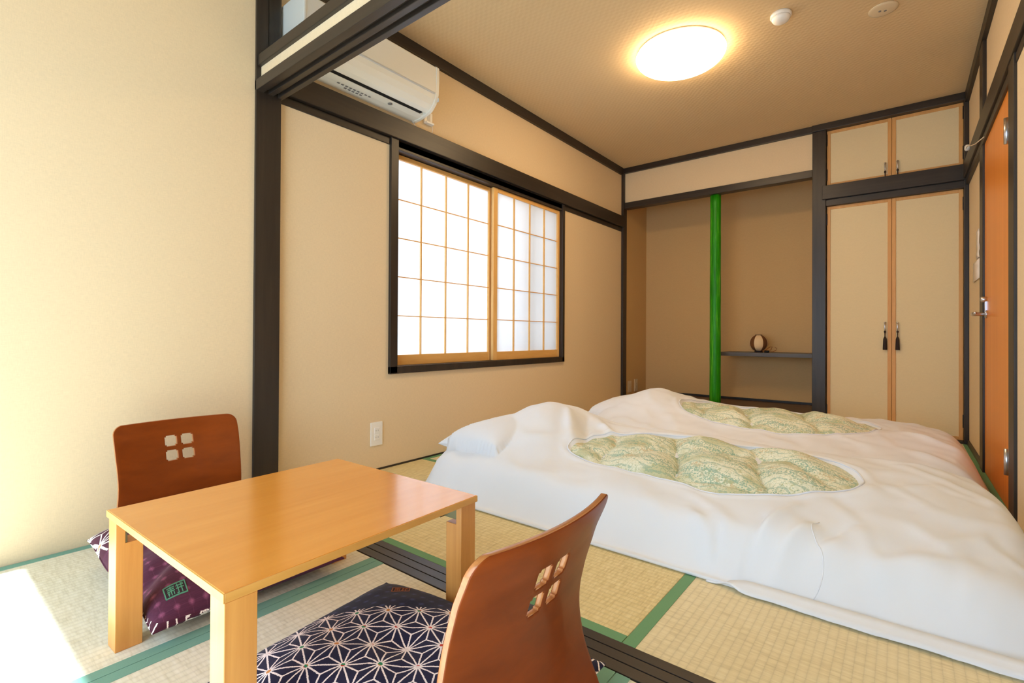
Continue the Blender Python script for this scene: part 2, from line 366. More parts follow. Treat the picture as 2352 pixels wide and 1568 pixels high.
# veranda window frame (open)
wf = MB().box(0.05, 0.09, -2.08, -2.02, 0, 1.87).box(2.46, 2.5, -2.08, -2.02, 0, 1.87).box(0.05, 2.5, -2.08, -2.02, 1.83, 1.87)
struct('window_2', wf, M['steel'], 'wide veranda window frame behind the viewer', 'window', 0.003)

# ------------------------------------------------------------------ dark timber
D, DY, DX = M['dark'], M['dark_y'], M['dark_x']
tn = [0]
def trim(mb, mat, label, bevel=0.0025):
    tn[0] += 1; return struct('trim_%d' % tn[0], mb, mat, label, 'beam' if 'beam' in label or 'rail' in label else ('post' if 'post' in label else 'trim'), bevel)
trim(B(-0.08, 0.032, -0.066, 0.043, -0.045, 2.42), D, 'thick dark post at the left where the two rooms meet')
# left wall head rail: thin strip with thick nageshi above
trim(MB().box(-0.02, 0.008, 0.04, 3.49, 1.757, 1.795).box(-0.02, 0.030, 0.04, 3.50, 1.797, 1.905), DY, 'long dark rail along the left wall above the shoji window')
trim(MB().box(-0.02, 0.022, 0.04, 3.47, 2.318, ZC+0.004), DY, 'dark ceiling moulding above the air conditioner')
trim(B(-0.03, 0.022, 3.478, 3.56, -0.01, ZC+0.003), D, 'thin dark corner post left of the alcove')
trim(MB().box(0.0, 1.632, 3.488, 3.56, 2.335, ZC+0.004).box(1.632, XR, 3.478, 3.56, 2.335, ZC+0.004), DX, 'dark ceiling moulding along the back wall')
trim(B(0.022, 1.632, 3.50, 3.58, 1.986, 2.045), DX, 'dark beam across the top of the alcove')
trim(B(1.632, 1.723, 3.495, 3.60, 0, 2.336), D, 'wide dark post between the alcove and the closet')
trim(MB().box(1.700, XR-0.005, 3.478, 3.56, 1.792, 1.898).box(1.723, XR-0.005, 3.50, 3.56, 1.742, 1.790), DX, 'dark rail between the upper and lower closet doors')
trim(B(XR-0.026, XR, 3.49, 3.56, 0, ZC), D, 'thin dark corner post right of the closet')
trim(B(1.723, XR-0.02, 3.50, 3.56, 0.0, 0.018), DX, 'dark sill under the tall closet doors')
trim(MB().box(XR-0.030, XR+0.01, 0.06, 3.49, 1.797, 1.902).box(XR-0.019, XR+0.02, 0.06, 3.49, 1.757, 1.795), DY, 'dark rail along the right wall over the orange door')
trim(B(XR-0.022, XR+0.01, 0.06, 3.49, 2.318, ZC+0.003), DY, 'dark ceiling moulding along the right wall')
trim(B(XR-0.017, XR+0.02, 2.61, 2.74, -0.01, ZC), D, 'dark post at the latch side of the orange door')
trim(B(XR-0.025, XR+0.06, 1.60, 1.72, -0.01, 1.80), D, 'dark post at the hinge side of the orange door')
trim(B(XR-0.020, XR+0.01, 0.06, 1.60, -0.002, 0.03), D, 'dark floor strip along the right wall')
trim(B(XR-0.012, XR+0.01, 2.66, 3.49, -0.002, 0.03), D, 'dark floor strip right of the tall closet doors')
# opening between the rooms: grooved sill and grooved lintel
def groove_profile(y0, y1, zt, zb, grooves, depth):
    p = [(y0, zb), (y0, zt)]
    for a, b in grooves: p += [(a, zt), (a, zt+depth), (b, zt+depth), (b, zt)]
    p += [(y1, zt), (y1, zb)]; return p
trim(MB().prism(groove_profile(-0.052, 0.046, 0.0022, -0.045, [(-0.020, -0.0165), (0.013, 0.0165)], -0.004), 0, 0.0, 2.62), DX, 'dark grooved sliding door rail set in the floor', 0.0006)
trim(MB().prism(groove_profile(-0.066, 0.050, 1.763, 1.808, [(-0.034, -0.014), (0.008, 0.028)], 0.018), 0, 0.0, 3.0), DX, 'dark grooved beam over the opening between the rooms', 0.0015)
struct('wall_divider', B(0.0, 3.0, -0.045, 0.03, 1.806, 1.872), M['wall'], 'narrow pale plaster strip above the grooved beam', 'wall')
trim(B(0.0, 3.0, -0.060, 0.035, 1.870, 1.916), DX, 'dark lower rail of the transom above the opening')
trim(B(0.0, 3.0, -0.060, 0.035, 2.36, 2.42), DX, 'dark upper rail of the transom above the opening')
gl = NT('clear_glass'); gl.set((0.95, 0.98, 1, 1), 0.02, 0, 0.5); gl.b.inputs['Transmission Weight'].default_value = 1; gl.b.inputs['IOR'].default_value = 1.1
M['glass'] = gl.m
struct('window_3', B(0.032, 3.0, -0.016, -0.012, 1.914, 2.362), M['glass'], 'clear glass transom pane above the opening between rooms', 'window')
# floor edges
struct('baseboard_left', B(-0.01, 0.004, 0.043, 3.48, -0.004, 0.010), D, 'thin dark strip where the left wall meets the mats', 'baseboard', 0.001)

# ------------------------------------------------------------------ alcove
alc = struct('floor_alcove', B(0.0, 1.66, 3.51, YA, 0.0, 0.112), wood('alcove_floor_board', rgb(96, 66, 44), rgb(70, 46, 30), 0, 0.4, 8), 'raised brown wooden floor board of the alcove', 'floor', 0.003)
struct('baseboard_alcove', B(0.0, 1.66, YA-0.012, YA, 0.112, 0.132), M['black'], 'thin black strip at the foot of the alcove wall', 'baseboard', 0.001)
pp = []
for k in range(25):
    z = 0.112+(2.0-0.112)*k/24
    pp.append((0.047+0.0005*math.sin(k*1.1)+0.0003*math.sin(k*2.7+1)-0.002*k/24, z))
MBp = MB().lathe(pp, (0.874, 3.575, 0), 28)
tag(MBp.build('alcove_pillar', M['pillar'], None), 'round bright green bamboo-coloured pillar standing in the alcove', 'pillar')
sh = B(0.865, 1.66, 3.76, YA, 0.543, 0.578).build('alcove_shelf', wood('slate_shelf', rgb(92, 86, 84), rgb(74, 68, 66), 0, 0.45, 10), None, 0.002)
tag(sh, 'thin dark grey shelf board beside the green pillar', 'shelf')
# paper lantern on the shelf
lt = thing('paper_lantern', 'small round paper lantern with brown ribs on the grey shelf', 'lamp', (1.168, 3.87, 0.578))
lc = (1.168, 3.87, 0.578)
pr = []
for k in range(41):
    a = k/40; z = 0.014+0.142*a; t = (a-0.5)*2
    r = 0.079*math.sqrt(max(0, 1-(t*0.93)**2))*(1+0.012*(1 if k % 2 else -1)); pr.append((r, z))
t = NT('ribbed_paper'); co = t.coord(); x, y, z = t.xyz(co)
ang = t.math('ARCTAN2', y, x)
seg = t.math('LESS_THAN', t.math('ABSOLUTE', t.math('SUBTRACT', t.math('MODULO', t.math('ADD', ang, 10*PI+math.radians(78+45)), PI/2), PI/4)), 0.48)
t.set(t.mix(seg, rgb(112, 72, 40), rgb(226, 198, 156)), 0.8, 0, 0.2); M['lantern'] = t.m
MB().lathe(pr, lc, 40).build('lantern_shade', M['lantern'], lt)
MB().lathe([(0.032, 0.0), (0.034, 0.003), (0.034, 0.013), (0.03, 0.016)], lc, 24).build('lantern_base', M['tassel'], lt)
MB().lathe([(0.027, 0.154), (0.029, 0.156), (0.029, 0.160), (0.026, 0.161)], lc, 24).build('top_ring', M['tassel'], lt)
cord = [(1.20, 3.84, 0.583), (1.235, 3.83, 0.60), (1.265, 3.835, 0.628), (1.285, 3.84, 0.63), (1.275, 3.845, 0.605), (1.255, 3.84, 0.588), (1.29, 3.835, 0.588), (1.315, 3.84, 0.60), (1.322, 3.845, 0.618), (1.305, 3.85, 0.627)]
MB().tube(cord, 0.0022, 6).build('power_cord', M['chair'], lt)
MB().box(1.225, 1.262, 3.815, 3.845, 0.5785, 0.598).build('cord_switch', M['slot'], lt, 0.005)

def wall_plate_x(name, label, x, y0, y1, z0, z1, mat, kind, nx=1, group=None):
    """plate standing on a wall of constant x (nx = +1 faces +x)"""
    t_ = thing(name, label, kind, (x, (y0+y1)/2, z0), group)
    a, b = (x, x+0.007*nx) if nx > 0 else (x-0.007, x)
    B(a, b, y0, y1, z0, z1).build('cover_plate', mat, t_, 0.002)
    w, h = y1-y0, z1-z0
    for k in range(2):
        zc = z0+h*(0.36+0.28*k); a, b = (x+0.006, x+0.0095)
        s = B(a, b, y0+w*0.3, y1-w*0.3, zc-h*0.12, zc+h*0.12).build('socket', mat, t_, 0.001)
        for q in (-1, 1): B(b-0.001, b+0.0002, (y0+y1)/2+q*w*0.09-0.001, (y0+y1)/2+q*w*0.09+0.001, zc-0.004, zc+0.004).build('slot', M['ink'], s)
    return t_
wall_plate_x('wall_outlet', 'white two-socket outlet on the wall below the shoji window', 0.0, 0.543, 0.617, 0.133, 0.258, M['plate'], 'outlet')
wall_plate_x('wall_outlet', 'cream outlet in the alcove nearer the thin corner post', 0.0, 3.635, 3.715, 0.145, 0.262, M['plate_tan'], 'outlet')
wall_plate_x('wall_outlet', 'cream outlet in the alcove nearer the back wall', 0.0, 3.790, 3.865, 0.145, 0.270, M['plate_tan'], 'outlet')

# ------------------------------------------------------------------ shoji window
pt = NT('shoji_paper'); pt.n.remove(pt.b)
co = pt.coord(); fb = pt.noise(pt.mapping(co, scale=(1, 1, 0.4)), 60, 4, 0.7)
tr = pt.node('ShaderNodeBsdfTranslucent'); tr.inputs[0].default_value = (0.86, 0.87, 0.88, 1)
df = pt.node('ShaderNodeBsdfDiffuse'); df.inputs[0].default_value = (0.85, 0.85, 0.83, 1)
mx = pt.node('ShaderNodeMixShader'); mx.inputs[0].default_value = 0.45
pt.t.links.new(tr.outputs[0], mx.inputs[1]); pt.t.links.new(df.outputs[0], mx.inputs[2]); pt.t.links.new(mx.outputs[0], pt.out.inputs[0])
M['shoji'] = pt.m
win = struct('window_1', MB().box(-0.10, 0.018, 0.655, 0.706, 0.51, 1.797).box(-0.10, 0.018, 2.378, 2.412, 0.51, 1.797).box(-0.10, 0.018, 0.655, 2.412, 0.507, 0.548).box(-0.10, 0.008, 0.706, 2.378, 1.745, 1.797),
             D, 'shoji window with two sliding paper lattice panels in a dark frame', 'window', 0.002)
def shoji(xf, y0, y1, stile0, stile1, cols, label):
    """one sliding panel: stiles, rails, muntins and its paper panes"""
    x0, x1 = xf-0.022, xf
    zt, zb = 1.742, 0.549; pz0, pz1 = 0.607, 1.716
    p = MB().box(x0, x1, y0, y0+stile0, zb, zt).box(x0, x1, y1-stile1, y1, zb, zt).build('shoji_panel', M['sash'], win, 0.0015)
    B(x0+0.001, x1-0.001, y0+stile0, y1-stile1, zb, pz0).build('bottom_rail', M['sash_y'], p, 0.001)
    B(x0+0.001, x1-0.001, y0+stile0, y1-stile1, pz1, zt).build('top_rail', M['sash_y'], p, 0.001)
    rows = [pz0, 0.829, 1.050, 1.270, 1.489, pz1]
    for c in cols[1:-1]: B(x1-0.012, x1-0.001, c-0.0042, c+0.0042, pz0, pz1).build('muntin', M['sash'], p)
    for r in rows[1:-1]: B(x1-0.010, x1-0.003, cols[0], cols[-1], r-0.0028, r+0.0028).build('muntin', M['sash_y'], p)
    for i in range(len(cols)-1):
        for j in range(5):
            MB().box(x1-0.0140, x1-0.0132, cols[i]+0.0003, cols[i+1]-0.0003, rows[j]+0.0003, rows[j+1]-0.0003).build('paper_pane', M['shoji'], p)
    return p
shoji(-0.042, 0.712, 1.590, 0.012, 0.060, [0.724, 0.925, 1.127, 1.328, 1.530], 'outer')
shoji(-0.012, 1.545, 2.376, 0.042, 0.028, [1.587, 1.778, 1.970, 2.160, 2.348], 'inner')
# outer glazing frame behind the right panel
struct('window_4', MB().box(-0.095, -0.075, 0.70, 0.73, 0.55, 1.745).box(-0.095, -0.075, 1.93, 1.97, 0.55, 1.745).box(-0.095, -0.075, 2.34, 2.38, 0.55, 1.745).box(-0.095, -0.075, 0.70, 2.38, 0.55, 0.58).box(-0.095, -0.075, 0.70, 2.38, 1.71, 1.745),
       M['steel'], 'metal outer window frame behind the right shoji panel', 'window')

# ------------------------------------------------------------------ closet doors
def pull(parent, x, z, y):
    """door pull: metal drop handle above a dark silk tassel"""
    h = MB().lathe([(0.004, -0.012), (0.007, -0.008), (0.006, 0)], (x, y, z), 12, axis=1)
    h.tube([(x, y-0.010, z), (x-0.001, y-0.014, z-0.02), (x, y-0.014, z-0.045), (x, y-0.012, z-0.058)], [0.004, 0.0055, 0.0045, 0.0025], 8)
    h.build('drop_handle', M['steel'], parent)
    c = (x, y-0.012, z)
    MB().lathe([(0.004, -0.058), (0.0065, -0.062), (0.0065, -0.070), (0.0035, -0.075), (0.003, -0.100), (0.008, -0.112), (0.0105, -0.122), (0.0135, -0.196), (0.0125, -0.199)], c, 14).build('tassel', M['tassel'], parent)
def cupboard(name, label, z0, z1, ph):
    c = thing(name, label, 'cabinet', (2.13, YB+0.02, z0))
    x0, x1 = 1.727, XR-0.027; mid = 2.130
    B(x0-0.003, x1+0.003, YB+0.055, YA, z0-0.004, z1+0.004).build('carcass', M['trimwood'], c)
    for k, (a, b) in enumerate(((x0, mid-0.001), (mid+0.001, x1))):
        w = 0.023; ya, yb = YB+0.020, YB+0.050
        d = B(a+0.004, b-0.004, ya+0.006, yb, z0+0.004, z1-0.004).build('door', M['closet'], c)
        fr = MB().box(a, a+w, ya, yb, z0, z1).box(b-w, b, ya, yb, z0, z1).box(a+w, b-w, ya, yb, z0, z0+w).box(a+w, b-w, ya, yb, z1-w, z1)
        fr.build('door_frame', M['trimwood'], d, 0.0015)
        pull(d, 2.091 if k == 0 else 2.164, ph, ya)
        hx = a-0.002 if k == 0 else b+0.002
        hz = ((z0+0.13, z1-0.10) if z1-z0 > 0.8 else (z0+0.09, z1-0.07))
        for q in hz: B(hx-0.006, hx+0.006, ya-0.007, ya+0.002, q-0.045, q+0.045).build('hinge', M['black'], d, 0.002)
cupboard('upper_closet_cupboard', 'small upper cupboard with two beige doors and tassel pulls', 1.900, 2.334, 2.005)
cupboard('lower_closet_cupboard', 'tall lower closet with two beige doors and tassel pulls', 0.020, 1.741, 0.828)

# ------------------------------------------------------------------ orange door on the right
dr = struct('door_1', B(XR-0.008, XR+0.030, 1.72, 2.61, 0.004, 1.775), M['door'], 'orange wooden hinged door in the right wall', 'door', 0.002)
for z in (0.225, 1.552):
    h = B(XR-0.018, XR-0.007, 1.722, 1.782, z-0.05, z+0.05).build('hinge', M['steel'], dr, 0.001)
    MB().lathe([(0.0085, -0.052), (0.0085, 0.052)], (XR-0.026, 1.752, z), 12).build('knuckle', M['steel'], h)
hd = MB().lathe([(0.020, 0.002), (0.022, -0.003), (0.020, -0.007)], (XR-0.008, 2.53, 0.845), 20, axis=0)
hd.tube([(XR-0.012, 2.53, 0.845), (XR-0.050, 2.53, 0.845), (XR-0.064, 2.525, 0.845)], [0.009, 0.0095, 0.009], 12)
hd.tube([(XR-0.060, 2.535, 0.845), (XR-0.064, 2.48, 0.846), (XR-0.060, 2.42, 0.848)], [0.0095, 0.0085, 0.007], 12)
hd.build('lever_handle', M['steel'], dr)
MB().lathe([(0.013, 0.002), (0.015, -0.010), (0.014, -0.022), (0.008, -0.025)], (XR-0.008, 2.53, 0.922), 16, axis=0).box(XR-0.016, XR-0.007, 2.522, 2.538, 0.84, 0.925).build('latch_knob', M['steel'], dr)
# notices on the wall beside the door
def sheet(name, label, y0, y1, z0, z1, skew=0):
    t_ = MB(); n = 6; vs = []
    for j in range(n+1):
        for i in range(3):
            y = y0+(y1-y0)*i/2; z = z0+(z1-z0)*j/n
            vs.append((XR-0.0025-0.004*abs(math.sin(j*1.3+skew)), y+0.004*math.sin(j*2+skew), z))
    fs = [(j*3+i, j*3+i+1, (j+1)*3+i+1, (j+1)*3+i) for j in range(n) for i in range(2)]
    o = MB().add(vs, fs, True).build(name, M['notice'], None); m = o.modifiers.new('thickness', 'SOLIDIFY'); m.thickness = 0.0006
    return tag(o, label, 'paper')
sheet('notice_sheet', 'tall narrow white notice high beside the orange door', 2.88, 3.03, 1.19, 1.355, 0.4)
sheet('notice_sheet', 'larger white notice just below the narrow one by the door', 2.86, 3.20, 1.066, 1.185, 1.3)
# white hook with a thin wire on the right rail
hk = thing('wire_hook', 'small white hook with a thin wire over the right rail', 'hook', (XR-0.04, 3.02, 1.87))
MB().lathe([(0.010, 0.004), (0.018, -0.002), (0.019, -0.016), (0.012, -0.022)], (XR-0.030, 3.10, 1.895), 16, axis=0).build('hook_cap', M['plate'], hk)
MB().tube([(XR-0.046, 3.10, 1.892), (XR-0.054, 2.89, 1.846), (XR-0.055, 2.69, 1.786), (XR-0.055, 2.49, 1.734), (XR-0.028, 2.43, 1.745)], 0.0024, 6).build('wire', M['plate_tan'], hk)

# ------------------------------------------------------------------ air conditioner
ac = thing('air_conditioner', 'white wall-mounted air conditioner above the dark rail', 'air conditioner', (0.0, 0.44, 1.93))
prof = [(0.001, 2.185), (0.192, 2.185), (0.202, 2.176), (0.204, 2.040), (0.198, 2.036), (0.197, 2.028), (0.190, 2.006), (0.172, 1.980), (0.146, 1.960), (0.118, 1.950), (0.112, 1.962), (0.098, 1.960), (0.096, 1.944), (0.060, 1.937), (0.001, 1.934)]
MB().prism(prof, 1, 0.062, 0.812).build('body', M['ac'], ac, 0.0025)
cap = [(0.001, 2.187), (0.196, 2.187), (0.207, 2.176), (0.207, 2.10), (0.204, 2.034), (0.188, 1.988), (0.152, 1.954), (0.112, 1.942), (0.060, 1.932), (0.001, 1.929)]
for a, b in ((0.052, 0.064), (0.808, 0.828)):
    MB().prism(cap, 1, a, b).build('end_cap', M['ac'], ac, 0.003)
B(0.096, 0.118, 0.075, 0.785, 1.9475, 1.956).build('outlet_slot', M['slot'], ac)
B(0.1965, 0.2045, 0.064, 0.800, 2.030, 2.037).build('panel_groove', M['ac_grey'], ac, 0.001)
MB().lathe([(0.012, 0), (0.012, -0.0025), (0.009, -0.003)], (0.074, 0.60, 1.9395), 20).build('sensor', M['ink'], ac)
MB().box(0.186, 0.203, 0.826, 0.8295, 1.998, 2.018).build('badge', M['ac_grey'], ac)
marks = MB()
for i in range(9):
    y = 0.30+0.022*i
    marks.box(0.054, 0.064, y, y+0.013, 1.9345, 1.9357)
    if i > 3: marks.box(0.036, 0.046, y-0.04, y-0.027, 1.9328, 1.9344)
marks.build('printed_marks', M['ink'], ac)
bk = thing('wall_bracket', 'small white plastic bracket below the air conditioner end', 'bracket', (0.0, 0.925, 1.955))
MB().box(0.0, 0.012, 0.895, 0.957, 1.955, 2.03).box(0.010, 0.030, 0.897, 0.955, 1.955, 1.967).build('holder', M['plate'], bk, 0.003)
MB().box(0.010, 0.014, 0.915, 0.937, 1.972, 2.02).build('holder_rib', M['ac_grey'], bk, 0.001)
MB().tube([(0.020, 0.947, 1.956), (0.020, 0.949, 1.93), (0.020, 0.946, 1.906)], 0.0015, 6).build('wire', M['plate'], bk)
tag(MB().tube([(0.012, 0.80, 1.936), (0.014, 0.815, 1.92), (0.018, 0.835, 1.9065)], 0.0016, 6).build('thin_cable', M['plate'], None), 'thin white cable dropping from the air conditioner corner', 'cable')

# ------------------------------------------------------------------ ceiling fittings
cl = thing('ceiling_lamp', 'round glowing white ceiling lamp', 'lamp', (1.172, 1.83, ZC))
em = NT('lamp_glow'); em.n.remove(em.b); e = em.node('ShaderNodeEmission'); e.inputs[0].default_value = (1.0, 0.71, 0.40, 1); e.inputs[1].default_value = 25.5
em.t.links.new(e.outputs[0], em.out.inputs[0]); M['glow'] = em.m
R_ = 0.25; dp = [(R_*0.985, -0.012), (R_, -0.018)]
for k in range(1, 13):
    a = k/12*PI/2; dp.append((max(0.002, R_*math.cos(a)**0.8), -0.018-0.075*math.sin(a)))
MB().lathe(dp, (1.172, 1.83, ZC), 64).build('lamp_shade', M['glow'], cl)
MB().lathe([(0.235, 0.0), (0.247, -0.004), (0.247, -0.012), (0.235, -0.013)], (1.172, 1.83, ZC), 48).build('rim', M['plate'], cl)
sd = thing('smoke_detector', 'white domed smoke detector on the ceiling', 'detector', (1.70, 1.815, ZC))
c = (1.700, 1.815, ZC)
MB().lathe([(0.048, 0.0), (0.050, -0.004), (0.050, -0.014), (0.046, -0.017)], c, 36).build('base_ring', M['plate'], sd)
MB().lathe([(0.043, -0.016), (0.043, -0.026), (0.036, -0.037), (0.022, -0.043), (0.004, -0.045)], c, 36).build('dome', M['plate'], sd)
sp = thing('ceiling_speaker', 'flat round cream alarm speaker on the ceiling', 'speaker', (2.115, 2.085, ZC))
c = (2.115, 2.085, ZC)
MB().lathe([(0.060, 0.0), (0.063, -0.003), (0.062, -0.006), (0.050, -0.009), (0.004, -0.010)], c, 40).build('cover_disc', M['plate_tan'], sp)
for dx, dy in ((-0.014, -0.004), (0.008, 0.006)):
    MB().lathe([(0.006, -0.0095), (0.006, -0.0115), (0.003, -0.012)], (c[0]+dx, c[1]+dy, ZC), 12).build('grille_hole', M['ink'], sp)

# ------------------------------------------------------------------ low table
TA = 0.0245; TO = Vector((0.7482, -0.7124, 0)); TW, TD, TZ = 0.609, 0.607, 0.3126
def tt(p):
    x, y, z = p; c_, s_ = math.cos(TA), math.sin(TA)
    return Vector((TO.x+x*c_-y*s_, TO.y+x*s_+y*c_, z))
tb = thing('low_table', 'square honey-coloured low wooden table with folding legs', 'table', (1.05, -0.40, 0))
B(0.0015, TW-0.0015, 0.0015, TD-0.0015, TZ-0.0165, TZ, fn=tt).build('tabletop', M['table_top'], tb, 0.0012)
ee = MB()
for r in ((0, TW, 0, 0.0025), (0, TW, TD-0.0025, TD), (0, 0.0025, 0.0025, TD-0.0025), (TW-0.0025, TW, 0.0025, TD-0.0025)): ee.box(r[0], r[1], r[2], r[3], TZ-0.016, TZ-0.001, fn=tt)
ee.build('edge_band', M['table_edge'], tb, 0.0006)
def leg(x0, y0, notch):
    w = 0.052; zt = TZ-0.0165; zn = 0.243 if notch == 'y+' else 0.250; m = MB()
    if notch == 'y+':      # inner side cut away near the top
        m.prism([(y0, 0), (y0+w, 0), (y0+w, zn), (y0+0.018, zn), (y0+0.018, zt), (y0, zt)], 0, x0, x0+w, fn=tt)
        bb = MB().box(x0+0.008, x0+0.050, y0+0.0185, y0+0.022, zn, zt, fn=tt).box(x0+0.022, x0+0.026, y0+0.022, y0+0.075, zn+0.018, zt, fn=tt)
    elif notch == 'x-':    # inner side cut away near the top
        m.prism([(x0, 0), (x0+w, 0), (x0+w, zt), (x0+0.034, zt), (x0+0.034, zn), (x0, zn)], 1, y0, y0+w, fn=tt)
        bb = MB().box(x0+0.030, x0+0.0338, y0+0.010, y0+0.044, 0.255, zt, fn=tt).box(x0-0.020, x0+0.030, y0+0.010, y0+0.0125, 0.257, zt, fn=tt).box(x0-0.020, x0-0.016, y0-0.004, y0+0.012, 0.257, zt, fn=tt)
    else:
        m.box(x0, x0+w, y0, y0+w, 0, zt, fn=tt)
        bb = B(x0-0.022, x0-0.001, y0+0.022, y0+0.026, 0.262, zt, fn=tt)
    l = m.build('leg', M['table_leg'], tb, 0.0012)
    bb.build('folding_bracket', M['brass'], l, 0.0006)
leg(0.004, 0.004, 'y+'); leg(TW-0.053, 0.002, None); leg(TW-0.056, TD-0.056, 'x-'); leg(0.004, TD-0.056, 'y+')

# ------------------------------------------------------------------ floor chairs
def half_w(z):
    return 0.186+0.010*smooth01((0.12-z)/0.10)-0.004*math.exp(-((z-0.24)/0.08)**2)
def back_x(z):
    """edge position of the backrest (local): lumbar bend forward, top leaning back"""
    pts = [(0.03, 0.052), (0.06, 0.045), (0.10, 0.030), (0.146, 0.012), (0.21, 0.002), (0.27, 0.009), (0.36, 0.036), (0.43, 0.064)]
    for i in range(len(pts)-1):
        if z <= pts[i+1][0]:
            p0, p1, p2, p3 = pts[max(0, i-1)][1], pts[i][1], pts[i+1][1], pts[min(len(pts)-1, i+2)][1]
            t_ = max(0, (z-pts[i][0])/(pts[i+1][0]-pts[i][0]))
            return 0.5*((2*p1)+(-p0+p2)*t_+(2*p0-5*p1+4*p2-p3)*t_*t_+(-p0+3*p1-3*p2+p3)*t_**3)
    return pts[-1][1]
def floor_chair(name, label, x0, yc, sgn, ztop, scale=1.0):
    """bent plywood legless chair; sgn=+1: back towards +x, seat runs towards -x"""
    ch = thing(name, label, 'chair', (x0-sgn*0.2, yc, 0))
    TH = 0.013
    NU, NV = 40, 30
    zb = 0.045
    def P(u, v, off):
        # u -1..1 across, v 0..1 up the back
        z = zb+(ztop-zb)*v; rc = 0.030
        hw = half_w(z*0.42/ztop)
        if z > ztop-rc: hw -= rc-math.sqrt(max(0, rc*rc-(z-(ztop-rc))**2))
        y = u*hw; bul = 0.034*(1-(y/0.2)**2)*(0.45+0.55*smooth01(v*1.6))
        x = back_x(z)+bul+off
        return Vector((x0+sgn*x, yc+y, z))
    holes = []
    hz = 0.328; hy = 0.0425
    def in_hole(y, z):
        for sy in (-1, 1):
            for sz in (-1, 1):
                dy, dz = abs(y-sy*0.0245), abs(z-hz-sz*0.0235)
                if dy < 0.0185 and dz < 0.0185: return True
        return False
    # backrest outline solid built from a fine grid with the four square holes cut out
    us = sorted(set([round(-1+2*i/NU, 5) for i in range(NU+1)])); m = MB()
    ys_lines = []
    for sy in (-1, 1):
        for e_ in (-0.018, -0.0135, 0, 0.0135, 0.018): ys_lines.append(sy*0.0245+e_)
    zs = [zb+(ztop-zb)*j/NV for j in range(NV+1)]
    for sz in (-1, 1):
        for e_ in (-0.0175, -0.013, 0, 0.013, 0.0175): zs.append(hz+sz*0.0235+e_)
    for q in range(1, 9): zs.append(ztop-0.030*(1-math.sin(q/8*PI/2)))
    zs = sorted(set(round(z, 5) for z in zs))
    zs2 = [zs[0]]
    for z in zs[1:]:
        if z-zs2[-1] > 0.0009: zs2.append(z)
    zs = zs2
    hwh = half_w(hz*0.42/ztop)
    ul = [u for u in us if abs(u*hwh) > 0.045]+[y/hwh for y in ys_lines]+[0.0]
    ul = sorted(set(round(u, 5) for u in ul))
    grid = {}
    vs = []
    for s_ in (0, 1):
        for j, z in enumerate(zs):
            v = (z-zb)/(ztop-zb)
            for i, u in enumerate(ul):
                if abs(u*hwh) <= 0.0455: # keep hole columns vertical
                    hw = half_w(z*0.42/ztop)
                    uu = u*hwh/hw
                else: uu = u
                grid[(s_, i, j)] = len(vs); vs.append(P(uu, v, (0.5-s_)*-TH))
    fs = []; filled = set()
    def hole_cell(i, j):
        y = (ul[i]+ul[i+1])/2*hwh; z = (zs[j]+zs[j+1])/2
        for sy in (-1, 1):
            for sz in (-1, 1):
                dy, dz = abs(y-sy*0.0245), abs(z-hz-sz*0.0235)
                if dy < 0.018 and dz < 0.0175 and not (dy > 0.0135 and dz > 0.013): return True
        return False
    cells = {(i, j): not hole_cell(i, j) for i in range(len(ul)-1) for j in range(len(zs)-1)}
    for (i, j), ok in cells.items():
        if not ok: continue
        for s_ in (0, 1): fs.append((grid[s_, i, j], grid[s_, i+1, j], grid[s_, i+1, j+1], grid[s_, i, j+1]))
    m.add(vs, fs, True)
    rim = []
    for (i, j), ok in cells.items():
        if not ok: continue
        for di, dj, a, b in ((-1, 0, (i, j), (i, j+1)), (1, 0, (i+1, j), (i+1, j+1)), (0, -1, (i, j), (i+1, j)), (0, 1, (i, j+1), (i+1, j+1))):
            if not cells.get((i+di, j+dj), False):
                rim.append((grid[(0,)+a], grid[(0,)+b], grid[(1,)+b], grid[(1,)+a]))
    nmain = len(m.f); m.f += rim; m.s += [True]*len(rim)
    o = m.build('backrest', [M['chair'], M['chair_edge']], ch)
    me = o.data
    bm = bmesh.new(); bm.from_mesh(me)
    for f in bm.faces:
        if f.index >= nmain: f.material_index = 1
    ed = [e_ for e_ in bm.edges if len(e_.link_faces) == 2 and e_.link_faces[0].material_index != e_.link_faces[1].material_index]
    bmesh.ops.bevel(bm, geom=ed, offset=0.0016, segments=2, profile=0.5, affect='EDGES')
    bm.to_mesh(me); bm.free()
    me.set_sharp_from_angle(angle=rad(60))
    # seat: flows from the bottom of the back down to the floor and forward
    n = 34; L = 0.56; vs = []; fs = []
    NS = 24
    for s_ in (0, 1):
        for j in range(n+1):
            t_ = j/n
            for i in range(NS+1):
                u = -1+2*i/NS
                if j <= 8:   # the bend
                    a = j/8*PI/2; xx = back_x(0.045)-0.034*(1-math.cos(a)); zz = 0.045-0.034*math.sin(a); hw = half_w(0.04)
                    zz += 0
                    bul = 0.034*(1-(u*hw/0.2)**2)*0.45*math.cos(a)
                    nx, nz = -math.cos(a), -math.sin(a)
                else:
                    q = (j-8)/(n-8); xx = back_x(0.045)-0.034-q*(L-0.034); zz = 0.011
                    hw = 0.200-0.005*q
                    if q > 0.88: hw -= 0.05*(1-math.sqrt(max(0, 1-((q-0.88)/0.12)**2)))
                    bul = 0; nx, nz = 0, -1
                off = 0 if s_ == 0 else TH*0.95
                vs.append(Vector((x0+sgn*(xx+bul+(TH/2-off if j <= 8 else 0)*math.cos(min(1, j/8)*PI/2)), yc+u*hw, zz+(TH/2-off)*-1*math.sin(min(1, j/8)*PI/2))))
    W1 = NS+1; N1 = (n+1)*W1
